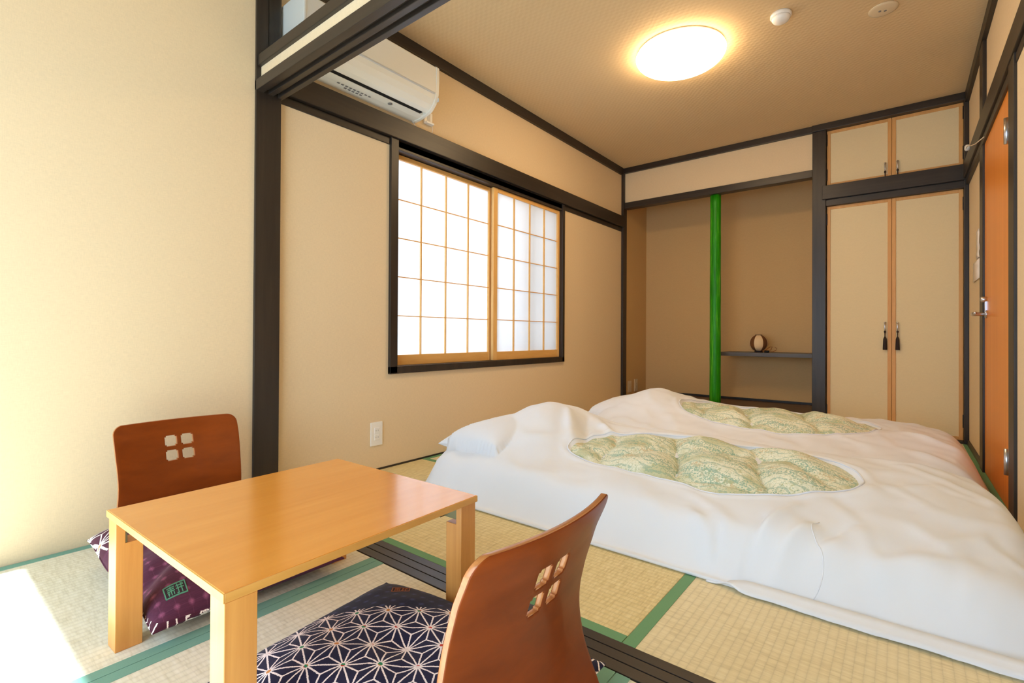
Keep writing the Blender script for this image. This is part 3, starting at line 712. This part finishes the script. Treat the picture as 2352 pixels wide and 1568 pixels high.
    for s_ in (0, 1):
        for j in range(n):
            for i in range(NS): fs.append(tuple(s_*N1+k for k in (j*W1+i, j*W1+i+1, (j+1)*W1+i+1, (j+1)*W1+i)))
    for j in range(n):
        for i in (0, NS): fs.append((j*W1+i, (j+1)*W1+i, N1+(j+1)*W1+i, N1+j*W1+i))
    for i in range(NS): fs.append((n*W1+i, n*W1+i+1, N1+n*W1+i+1, N1+n*W1+i)); fs.append((i, i+1, N1+i+1, N1+i))
    MB().add(vs, fs, True).build('seat', M['chair'], ch, sharp=rad(50))
    return ch
floor_chair('floor_chair', 'brown bent plywood floor chair by the left wall, behind the table', 0.275, -0.398, -1, 0.422)
floor_chair('floor_chair', 'brown bent plywood floor chair nearest the viewer, seen from behind', 1.690, -0.376, 1, 0.434)

# ------------------------------------------------------------------ seat cushions
def cushion(name, label, x0, x1, y0, y1, zb, h, mat, lift=None, seed=0, ang=0.0, ex=0.5, creases=()):
    ca, sa = math.cos(ang), math.sin(ang)
    cu = thing(name, label, 'cushion', ((x0+x1)/2, (y0+y1)/2, zb))
    N = 56; vs = []; fs = []
    cx, cy, hx, hy = (x0+x1)/2, (y0+y1)/2, (x1-x0)/2, (y1-y0)/2
    def fold(u, v):
        f = 0
        for a, b, w, amp in creases:
            q, t_ = seg_dist(u, v, a, b); f += amp*math.exp(-(q/w)**2)*(1-0.7*t_)
        return f
    def T(u, v, s_=0):
        t_ = max(0, (1-abs(u)**3.2)*(1-abs(v)**3.2))**ex; tuft = math.exp(-((u/0.16)**2+(v/0.16)**2))
        X, Y = cx+u*hx, cy+v*hy
        wr = noise.noise(Vector((X*9+seed, Y*9, s_)))*0.008*t_+noise.noise(Vector((X*26+seed, Y*26, s_)))*0.0025*t_
        mid = zb+h*0.30+(lift(u, v) if lift else 0)
        z = mid+(h*0.70*t_*(1-0.20*tuft)+wr-fold(u, v)*t_ if s_ == 0 else -h*0.30*t_)
        return max(z, zb+0.0005*(1-s_))
    for s_ in (0, 1):
        for j in range(N+1):
            for i in range(N+1):
                u = math.sin((-1+2*i/N)*PI/2); v = math.sin((-1+2*j/N)*PI/2)
                # sides bow inwards a little between pointed corners
                lx = hx*u*(1-0.045*(1-v*v)); ly = hy*v*(1-0.045*(1-u*u))
                vs.append((cx+lx*ca-ly*sa, cy+lx*sa+ly*ca, T(u, v, s_)))
    W1 = N+1; N1 = W1*W1
    for s_ in (0, 1):
        for j in range(N):
            for i in range(N): fs.append(tuple(s_*N1+k for k in (j*W1+i, j*W1+i+1, (j+1)*W1+i+1, (j+1)*W1+i)))
    bd = [j for j in range(N+1)]+[j*W1+N for j in range(1, N+1)]+[N*W1+i for i in range(N-1, -1, -1)]+[j*W1 for j in range(N-1, 0, -1)]
    for a, b in zip(bd, bd[1:]+bd[:1]): fs.append((a, b, N1+b, N1+a))
    MB().add(vs, fs, True).build('cushion_cover', mat, cu)
    MB().tube([Vector(vs[b])*0.5+Vector(vs[N1+b])*0.5 for b in bd], 0.0022, 6, True).build('seam_piping', mat, cu)
    def surf(X, Y):
        dx, dy = X-cx, Y-cy; lx = dx*ca+dy*sa; ly = -dx*sa+dy*ca; u, v = lx/hx, ly/hy
        for _ in range(4): u, v = lx/hx/(1-0.045*(1-v*v)), ly/hy/(1-0.045*(1-u*u))
        return T(max(-1, min(1, u)), max(-1, min(1, v)))
    return cu, surf
def seg_dist(x, y, a, b):
    vx, vy = b[0]-a[0], b[1]-a[1]; t_ = max(0, min(1, ((x-a[0])*vx+(y-a[1])*vy)/(vx*vx+vy*vy)))
    return math.hypot(x-a[0]-vx*t_, y-a[1]-vy*t_), t_
def h2(r, g, b): return rgb(r, g, b)
navy = asanoha_mat('navy_hemp_leaf_cloth', h2(26, 26, 54), h2(240, 230, 232), h2(20, 22, 44), h2(38, 42, 84),
                   (-0.606, 0.796, -1.024+0.606*1.415+0.796*0.385), [h2(226, 214, 216), h2(190, 60, 50), h2(40, 130, 90), h2(206, 140, 80)], a=0.070, rot=0.65)
plum = asanoha_mat('plum_hemp_leaf_cloth', h2(70, 32, 48), h2(250, 240, 234), h2(72, 34, 54), h2(112, 58, 84),
                   (1.0, 0.0, -0.165, 0.036), [h2(240, 226, 220), h2(240, 226, 220), h2(240, 226, 220), h2(210, 150, 110)], a=0.072, rot=0.2)
cL, sL = cushion('seat_cushion', 'plum purple cushion with faint stars on the left floor chair', 0.262, 0.862, -0.652, -0.165, 0.020, 0.118, plum,
        lift=lambda u, v: 0.040*smooth01((-u-0.35)/0.65)-0.014*smooth01((u-0.5)/0.5), seed=3, ex=0.45,
        creases=[((0.52, -1.0), (0.22, -0.45), 0.10, 0.040), ((-0.1, -0.7), (0.1, -0.3), 0.12, 0.010)])
cR, sR = cushion('seat_cushion', 'navy cushion with white hemp-leaf pattern on the near floor chair', 1.105, 1.740, -0.630, -0.140, 0.020, 0.088, navy,
        lift=lambda u, v: -0.008*smooth01((-u-0.4)/0.6), seed=9, ang=rad(6))
# woven seal marks
def seal(parent, surf, cx, cy, s, ang, col, ground, strokes):
    c_, s_ = math.cos(ang), math.sin(ang)
    def f(p):
        X, Y = cx+p.x*c_-p.y*s_, cy+p.x*s_+p.y*c_; return Vector((X, Y, surf(X, Y)+p.z))
    n = 12; vs = [f(Vector((s*(-1+2*i/n), s*0.75*(-1+2*j/n), 0.0006))) for j in range(n+1) for i in range(n+1)]
    fs = [(j*(n+1)+i, j*(n+1)+i+1, (j+1)*(n+1)+i+1, (j+1)*(n+1)+i) for j in range(n) for i in range(n)]
    lab = MB().add(vs, fs, True).build('woven_mark', ground, parent)
    m = MB()
    for x0, x1, y0, y1 in strokes:
        k = max(1, int(max(x1-x0, y1-y0)/0.25))
        for q in range(k):
            if x1-x0 > y1-y0: a, b, c, d = x0+(x1-x0)*q/k, x0+(x1-x0)*(q+1)/k, y0, y1
            else: a, b, c, d = x0, x1, y0+(y1-y0)*q/k, y0+(y1-y0)*(q+1)/k
            m.box(a*s, b*s, c*s, d*s, 0.0002, 0.0018, fn=f)
    m.build('mark_threads', col, lab)
frame = [(-1, 1, -0.75, -0.66), (-1, 1, 0.66, 0.75), (-1, -0.91, -0.75, 0.75), (0.91, 1, -0.75, 0.75)]
kanji = [(-0.72, -0.05, 0.38, 0.46), (-0.68, -0.1, 0.16, 0.24), (-0.72, -0.05, -0.06, 0.02), (-0.42, -0.34, -0.52, 0.56), (-0.66, -0.58, -0.5, -0.14), (-0.2, -0.12, -0.5, -0.14), (-0.7, -0.52, -0.3, -0.22),
         (0.08, 0.76, 0.30, 0.38), (0.08, 0.76, 0.0, 0.08), (0.2, 0.28, -0.54, 0.36), (0.52, 0.60, -0.54, 0.56), (0.18, 0.26, 0.4, 0.56), (0.66, 0.74, 0.4, 0.54), (0.08, 0.3, -0.56, -0.48)]
green_thread = flat('green_thread', rgb(84, 150, 120), 0.8); plum_dark = flat('plum_label_ground', rgb(52, 34, 44), 0.9)
seal(cL, sL, 0.798, -0.588, 0.023, rad(86), green_thread, plum_dark, frame+kanji)
rust_thread = flat('rust_thread', rgb(150, 84, 48), 0.8); navy_dark = flat('navy_label_ground', rgb(24, 24, 44), 0.9)
seal(cR, sR, 1.215, -0.232, 0.022, rad(45), rust_thread, navy_dark, frame+kanji)

# ------------------------------------------------------------------ bedding
def rr_dist(x, y, x0, x1, y0, y1, r):
    cx, cy, hx, hy = (x0+x1)/2, (y0+y1)/2, (x1-x0)/2, (y1-y0)/2
    qx, qy = abs(x-cx)-hx+r, abs(y-cy)-hy+r
    return r-math.hypot(max(qx, 0), max(qy, 0))-min(max(qx, qy), 0)
def edge_profile(d, w=0.26, n=2.3):
    if d <= 0: return 0.0
    return 1-(1-min(d/w, 1.0))**n
DUV = {
 1: dict(box=(0.345, 2.530, 0.475, 1.545, 0.24), top=0.222, w=0.33, humps=[(0.74, 1.05, 0.22, 0.36, 0.14), (1.35, 1.28, 0.75, 0.16, 0.034)], right=(2.25, 2.53, -0.04)),
 2: dict(box=(0.52, 2.500, 1.535, 2.76, 0.25), top=0.230, w=0.32, humps=[(0.86, 2.25, 0.24, 0.36, 0.12)], right=(2.15, 2.50, -0.04)),
}
def duvet_base(k, x, y):
    Dv = DUV[k]; x0, x1, y0, y1, r = Dv['box']
    d = rr_dist(x, y, *Dv['box']); h = Dv['top']
    for hx, hy, sx, sy, a in Dv['humps']: h += a*math.exp(-((x-hx)/sx)**2-((y-hy)/sy)**2)
    a, c_, dz = Dv['right']; h += dz*smooth01((x-a)/(c_-a))
    d2 = rr_dist(x, y, x0-0.12, x1+0.16, y0, y1, r)
    tq = max(0.0, min(1.0, (y-y0+0.02)/0.66)); slow = 1-(1-tq)**1.7
    return h*edge_profile(d2, 0.16)*edge_profile(d, 0.13, 2.2)*(0.44+0.56*slow), d
FOLDS = {
 1: [((1.81, 0.49), (1.93, 0.74), 0.022, 0.020), ((1.83, 0.49), (1.86, 0.66), 0.014, -0.022), ((1.90, 0.50), (1.98, 0.66), 0.016, 0.018), ((1.78, 0.49), (1.64, 0.62), 0.022, 0.016), ((1.76, 0.49), (1.74, 0.60), 0.014, -0.014), ((1.96, 0.53), (2.08, 0.72), 0.016, -0.012),
     ((2.10, 0.56), (2.34, 0.66), 0.030, 0.010), ((2.06, 0.90), (2.32, 1.16), 0.035, 0.009), ((2.15, 1.35), (2.42, 1.10), 0.03, 0.009), ((2.18, 0.58), (2.40, 0.86), 0.026, 0.010),
     ((0.84, 1.16), (1.00, 0.92), 0.030, 0.030), ((0.90, 1.24), (1.04, 0.98), 0.022, -0.024), ((0.96, 1.26), (1.12, 1.10), 0.024, 0.020), ((0.74, 0.70), (0.98, 0.92), 0.035, 0.010), ((0.46, 0.66), (0.66, 0.84), 0.024, -0.022),
     ((0.90, 0.60), (1.30, 0.56), 0.04, 0.006), ((1.35, 0.60), (1.62, 0.55), 0.03, -0.007), ((0.98, 1.0), (1.0, 1.25), 0.03, -0.012), ((2.05, 1.42), (2.40, 1.30), 0.03, 0.008)],
 2: [((1.0, 2.0), (1.20, 1.80), 0.04, 0.012), ((2.2, 1.9), (2.42, 1.75), 0.03, 0.014), ((2.15, 2.2), (2.42, 2.0), 0.03, 0.012), ((2.25, 1.75), (2.45, 1.62), 0.025, -0.012), ((0.85, 1.8), (1.3, 1.65), 0.03, 0.008), ((1.4, 1.72), (2.0, 1.62), 0.03, -0.008)],
}
def seg_d(x, y, a, b):
    vx, vy = b[0]-a[0], b[1]-a[1]; t_ = max(0, min(1, ((x-a[0])*vx+(y-a[1])*vy)/(vx*vx+vy*vy)))
    return math.hypot(x-a[0]-vx*t_, y-a[1]-vy*t_), t_
def duvet_h(k, x, y, detail=True):
    h, d = duvet_base(k, x, y)
    if d <= 0: return 0.0, d
    if detail:
        e_ = smooth01(d/0.10)
        h += e_*(0.012*noise.noise(Vector((x*3.1+k*7, y*3.6, 0.3)))+0.008*noise.noise(Vector((x*8+3, y*9+k, 1.7)))+0.003*noise.noise(Vector((x*19, y*15+k, 3.7))))
        n_ = noise.noise(Vector((x*5+y*2.2, y*4-x*1.5, 5+k))); h += e_*0.005*(1-smooth01(abs(n_)*3))
        ed = math.exp(-(d/0.13)**2)*smooth01(d/0.03)
        h += ed*0.012*noise.noise(Vector((x*14, y*5+k, 9)))
        for a, b, w, amp in FOLDS[k]:
            q, t_ = seg_d(x, y, a, b)
            if q < 3*w: h += amp*math.exp(-(q/w)**2)*math.sin(PI*(0.12+0.76*t_))*smooth01(d/0.05)
    return max(h, 0.0), d
INSET = {
 1: [(1.03, 0.84), (1.03, 0.97), (1.10, 1.12), (1.22, 1.20), (1.40, 1.24), (1.65, 1.25), (1.81, 1.25), (1.965, 1.225), (2.047, 1.147), (2.085, 1.03), (2.067, 0.95), (1.945, 0.850), (1.77, 0.765), (1.69, 0.742), (1.56, 0.767), (1.426, 0.774), (1.281, 0.774), (1.143, 0.804)],
 2: [(1.075, 2.13), (1.14, 2.04), (1.30, 1.98), (1.62, 1.91), (1.80, 1.92), (1.98, 2.02), (2.08, 2.18), (2.06, 2.40), (1.95, 2.50), (1.70, 2.56), (1.40, 2.57), (1.18, 2.50), (1.08, 2.34)],
}
INC = {1: (1.56, 0.99), 2: (1.57, 2.22)}
def inset_polar(k, ang):
    cx, cy = INC[k]; P_ = sorted((math.atan2((y-cy)/0.35, (x-cx)/0.53), math.hypot((x-cx)/0.53, (y-cy)/0.35)) for x, y in INSET[k])
    P_ = [(P_[-1][0]-2*PI, P_[-1][1])]+P_+[(P_[0][0]+2*PI, P_[0][1])]
    def g(i): return P_[max(0, min(len(P_)-1, i))]
    for i in range(len(P_)-1):
        if P_[i][0] <= ang <= P_[i+1][0]:
            t_ = (ang-P_[i][0])/(P_[i+1][0]-P_[i][0]+1e-9); t_ = smooth01(t_); return P_[i][1]*(1-t_)+P_[i+1][1]*t_
    return 1.0
TAB = {k: [inset_polar(k, -PI+2*PI*i/180) for i in range(181)] for k in (1, 2)}
for k in TAB:   # soften the outline
    for _ in range(2): TAB[k] = [(TAB[k][(i-2) % 180]+TAB[k][(i-1) % 180]+TAB[k][i % 180]+TAB[k][(i+1) % 180]+TAB[k][(i+2) % 180])/5 for i in range(181)]
def inset_r(k, x, y):
    cx, cy = INC[k]; u, v = (x-cx)/0.53, (y-cy)/0.35; a = (math.atan2(v, u)+PI)/(2*PI)*180; i = int(a) % 180; f = a-int(a)
    return math.hypot(u, v)/(TAB[k][i]*(1-f)+TAB[k][i+1]*f)
MATT = {1: (0.44, 2.36, 0.62, 1.46, 0.105), 2: (0.50, 2.36, 1.66, 2.62, 0.110)}
PILL = {1: (0.60, 1.00, 0.20, 0.34, 0.122, 0.17, -0.07, 0.05), 2: (0.66, 2.28, 0.21, 0.35, 0.114, 0.16, 0.05, 0.05)}
def tuck(k, y):
    return ({1: 0.555, 2: 0.60}[k]+0.03*math.sin(7*y+k)-0.10*smooth01((PILL[k][1]-0.16-y)/0.2))
def under(k, x, y, full=False):
    """lowest height the duvet may have over its mattress and pillow"""
    a, b, c_, d_, zt = MATT[k]; z = 0.0
    if a-0.01 < x < b+0.01 and c_-0.01 < y < d_+0.01: z = zt+0.004
    cx, cy, hx, hy, zb, h, ang, tilt = PILL[k]; X = (x-cx)*math.cos(ang)+(y-cy)*math.sin(ang); Y = -(x-cx)*math.sin(ang)+(y-cy)*math.cos(ang)
    u, v = X/hx, Y/hy
    if abs(u) < 1.06 and abs(v) < 1.03 and x < tuck(k, y): return z if full else -z
    if abs(u) < 1 and abs(v) < 1:
        z = max(z, zb+h*0.40+h*0.60*((1-abs(u)**2.6)*(1-abs(v)**3))**0.5+tilt*X+0.006)
    return z
def duvet(k, label, nx, ny):
    x0, x1, y0, y1, r = DUV[k]['box']
    dv = thing('duvet', label, 'duvet', ((x0+x1)/2, (y0+y1)/2, 0))
    vs = []; fs = []
    def warp(u): # denser near the rims
        return u+0.06*math.sin(2*PI*u)*-1*0.9
    def spot(i, j):
        # square grid mapped on the rounded rectangle
        u = -1+2*i/nx; v = -1+2*j/ny
        u = math.copysign(abs(u)**0.85, u); v = math.copysign(abs(v)**0.85, v)
        cx, cy, hx, hy = (x0+x1)/2, (y0+y1)/2, (x1-x0)/2, (y1-y0)/2
        X, Y = cx+u*hx, cy+v*hy
        # pull the corner region onto the arc
        d = max(abs(u), abs(v))
        if d > 0:
            # edge point in that direction of the square
            eu, ev = u/d, v/d; EX, EY = cx+eu*hx, cy+ev*hy
            qx, qy = abs(EX-cx)-(hx-r), abs(EY-cy)-(hy-r)
            if qx > 0 and qy > 0:
                m_ = math.hypot(qx, qy); kx = (hx-r)+qx*r/m_; ky = (hy-r)+qy*r/m_
                NX, NY = cx+math.copysign(kx, EX-cx), cy+math.copysign(ky, EY-cy)
                X, Y = cx+(NX-cx)*d, cy+(NY-cy)*d
        return X, Y
    for j in range(ny+1):
        for i in range(nx+1):
            X, Y = spot(i, j); h, d = duvet_h(k, X, Y)
            rr = inset_r(k, X, Y)
            if rr < 1.02: h -= 0.014*smooth01((1.02-rr)/0.06)
            elif rr < 1.10: h += 0.004*math.sin((rr-1.02)/0.08*PI)
            # bow the rim outwards a touch and keep the edge just above the mats
            vs.append((X, Y, h+0.006 if d > 0.004 else 0.006))
    W1 = nx+1; N1 = len(vs)
    for j in range(ny+1):
        for i in range(nx+1):
            X, Y, Zt = vs[j*W1+i]; u_ = under(k, X, Y)
            if u_ < 0: u_ = -u_; Zt = min(Zt, u_+0.014)
            if Zt < u_+0.012: Zt = u_+0.012; vs[j*W1+i] = (X, Y, Zt)
            vs.append((X, Y, max(0.0035, min(u_, Zt-0.010))))
    for s_ in (0, 1):
        for j in range(ny):
            for i in range(nx): fs.append(tuple(s_*N1+q for q in (j*W1+i, j*W1+i+1, (j+1)*W1+i+1, (j+1)*W1+i)))
    bd = [j for j in range(nx+1)]+[j*W1+nx for j in range(1, ny+1)]+[ny*W1+i for i in range(nx-1, -1, -1)]+[j*W1 for j in range(ny-1, 0, -1)]
    for a, b in zip(bd, bd[1:]+bd[:1]): fs.append((a, b, N1+b, N1+a))
    MB().add(vs, fs, True).build('duvet_cover', M['cotton'], dv)
    # patterned quilt showing through the oval opening
    NR, NA = 60, 220; cx, cy = INC[k]; vs = []; fs = []
    for q in range(NR+1):
        f = q/NR
        for a in range(NA):
            an = 2*PI*a/NA; b_ = (an+PI) % (2*PI); ti = b_/(2*PI)*180; i = int(ti) % 180; fr = ti-int(ti)
            R0 = TAB[k][i]*(1-fr)+TAB[k][i+1]*fr
            u, v = math.cos(an)*R0*f, math.sin(an)*R0*f; X, Y = cx+u*0.53, cy+v*0.35
            h, d = duvet_h(k, X, Y)
            e_ = 1-f**5
            wx = 0.06*noise.noise(Vector((X*4, Y*4, 8+k))); g1 = abs(math.sin(PI*(X-1.16+0.35*(Y-cy)+wx)/0.30)); g2 = abs(math.sin(PI*(Y-cy-0.02+0.10*math.sin(6*X+k)+wx)/0.30))
            puff = (0.30*g1**0.5+0.70*(g1*g2)**0.5)
            cr = noise.noise(Vector((X*9+k, Y*11, 2)))*0.006+noise.noise(Vector((X*22, Y*24, 4)))*0.0028
            vs.append((X, Y, h+0.006-0.012*f**12+e_*(0.066*puff-0.022+cr)))
    for q in range(NR):
        for a in range(NA): fs.append((q*NA+a, q*NA+(a+1) % NA, (q+1)*NA+(a+1) % NA, (q+1)*NA+a))
    o = MB().add(vs, fs, True).build('patterned_quilt', M['floral'], dv, label='sage and cream floral quilt showing through the oval opening')
    # piping around the opening
    rim = []
    for a in range(160):
        an = 2*PI*a/160; b_ = (an+PI) % (2*PI); ti = b_/(2*PI)*180; i = int(ti) % 180; fr = ti-int(ti); R0 = (TAB[k][i]*(1-fr)+TAB[k][i+1]*fr)*1.012
        X, Y = cx+math.cos(an)*R0*0.53, cy+math.sin(an)*R0*0.35; rim.append((X, Y, duvet_h(k, X, Y)[0]+0.0075))
    MB().tube(rim, 0.0026, 8, True).build('opening_hem', M['cotton'], dv)
    if k == 1:
        sm = [(2.005+0.02*math.sin(q*0.3), 0.50+0.19*q/20, 0) for q in range(21)]
        MB().tube([(x_, y_, duvet_h(1, x_, y_)[0]+0.0062) for x_, y_, _ in sm], 0.0016, 6).build('cover_seam', M['cotton'], dv)
    return dv
d1 = duvet(1, 'white duvet of the nearer futon bed, with floral oval', 260, 150)
d2 = duvet(2, 'white duvet of the farther futon bed, before the alcove', 200, 130)
# stitched hem flange along the near edge of the front duvet
vs = []; fs = []; nh = 150
for i in range(nh+1):
    x = 1.74+(2.52-1.74)*i/nh; wv = 0.006*noise.noise(Vector((x*6, 0, 3)))+0.004*noise.noise(Vector((x*19, 0, 3)))
    pinch = 0.020*math.exp(-((x-1.80)/0.03)**2); on = smooth01((x-1.74)/0.12)
    z1 = 0.006+0.007*abs(noise.noise(Vector((x*7, 4, 0))))+pinch*0.7
    vs += [(x, 0.492, 0.026*on+0.002), (x, 0.480, 0.017*on+0.003), (x, 0.472-0.008*on, z1*on+0.008), (x, 0.468-(0.020+wv)*on+pinch*0.6, z1*on+0.002)]
for i in range(nh):
    for q in range(3): fs.append((i*4+q, (i+1)*4+q, (i+1)*4+q+1, i*4+q+1))
o = MB().add(vs, fs, True).build('stitched_hem', M['cotton'], d1); m_ = o.modifiers.new('thickness', 'SOLIDIFY'); m_.thickness = 0.003; m_.offset = -1

def slab(name, label, x0, x1, y0, y1, r, z0, z1, mat):
    nx, ny = 60, 40; vs = []; fs = []; h = z1-z0
    for s_ in (0, 1):
        for j in range(ny+1):
            for i in range(nx+1):
                u = math.sin((-1+2*i/nx)*PI/2); v = math.sin((-1+2*j/ny)*PI/2)
                X = (x0+x1)/2+u*(x1-x0)/2*math.sqrt(1-0.5*v**8*0.10); Y = (y0+y1)/2+v*(y1-y0)/2*math.sqrt(1-0.5*u**8*0.10)
                # round plan corners
                if abs(u) > 0.9 and abs(v) > 0.8:
                    X -= math.copysign(0.03*((abs(u)-0.9)/0.1)*((abs(v)-0.8)/0.2), u); Y -= math.copysign(0.03*((abs(u)-0.9)/0.1)*((abs(v)-0.8)/0.2), v)
                e_ = ((1-abs(u)**14)*(1-abs(v)**12)); e_ = max(0, e_)**0.42
                z = (z0+z1)/2+(h/2*e_+0.004*noise.noise(Vector((X*6, Y*6, 2)))*e_ if s_ == 0 else -h/2*e_)
                vs.append((X, Y, z))
    W1 = nx+1; N1 = W1*(ny+1)
    for s_ in (0, 1):
        for j in range(ny):
            for i in range(nx): fs.append(tuple(s_*N1+q for q in (j*W1+i, j*W1+i+1, (j+1)*W1+i+1, (j+1)*W1+i)))
    bd = [j for j in range(nx+1)]+[j*W1+nx for j in range(1, ny+1)]+[ny*W1+i for i in range(nx-1, -1, -1)]+[j*W1 for j in range(ny-1, 0, -1)]
    for a, b in zip(bd, bd[1:]+bd[:1]): fs.append((a, b, N1+b, N1+a))
    return tag(MB().add(vs, fs, True).build(name, mat, None), label, 'mattress')
slab('futon_mattress', 'white futon mattress lying beneath the nearer duvet', 0.44, 2.36, 0.62, 1.46, 0.08, 0.002, 0.105, M['cotton'])
slab('futon_mattress', 'white futon mattress lying beneath the farther duvet', 0.50, 2.36, 1.66, 2.62, 0.08, 0.002, 0.110, M['cotton'])
def pillow(name, label, cx, cy, hx, hy, zb, h, ang=0.0, tilt=0.0):
    N = 40; vs = []; fs = []
    for s_ in (0, 1):
        for j in range(N+1):
            for i in range(N+1):
                u = math.sin((-1+2*i/N)*PI/2); v = math.sin((-1+2*j/N)*PI/2)
                X = hx*u*(1-0.07*(1-v*v)); Y = hy*v*(1-0.06*(1-u*u))
                t_ = max(0, (1-abs(u)**2.6)*(1-abs(v)**3))**0.5
                z = zb+h*0.40+(h*0.60*t_+0.004*noise.noise(Vector((X*12, Y*12, cx)))*t_ if s_ == 0 else -h*0.40*t_)+tilt*X
                c_, q_ = math.cos(ang), math.sin(ang)
                vs.append((cx+X*c_-Y*q_, cy+X*q_+Y*c_, z))
    W1 = N+1; N1 = W1*W1
    for s_ in (0, 1):
        for j in range(N):
            for i in range(N): fs.append(tuple(s_*N1+q for q in (j*W1+i, j*W1+i+1, (j+1)*W1+i+1, (j+1)*W1+i)))
    bd = [j for j in range(N+1)]+[j*W1+N for j in range(1, N+1)]+[N*W1+i for i in range(N-1, -1, -1)]+[j*W1 for j in range(N-1, 0, -1)]
    for a, b in zip(bd, bd[1:]+bd[:1]): fs.append((a, b, N1+b, N1+a))
    return tag(MB().add(vs, fs, True).build(name, M['cotton'], None), label, 'pillow')
pillow('pillow', 'white pillow at the head of the nearer futon, under the duvet edge', 0.60, 1.00, 0.20, 0.34, 0.122, 0.17, -0.07, 0.05)
pillow('pillow', 'white pillow at the head of the farther futon, by the left wall', 0.66, 2.28, 0.21, 0.35, 0.114, 0.16, 0.05, 0.05)

# things of one kind share a group phrase
GROUPS = {'floor_chair': 'floor chairs at the low table', 'seat_cushion': 'patterned cushions on the floor chairs', 'duvet': 'white duvets on the two futon beds', 'futon_mattress': 'futon mattresses on the mats',
          'pillow': 'white pillows on the futon beds', 'wall_outlet': 'wall outlets', 'notice_sheet': 'notices beside the orange door'}
for o in list(bpy.data.objects):
    k = o.name.split('.')[0]
    if o.parent is None and k in GROUPS: o['group'] = GROUPS[k]
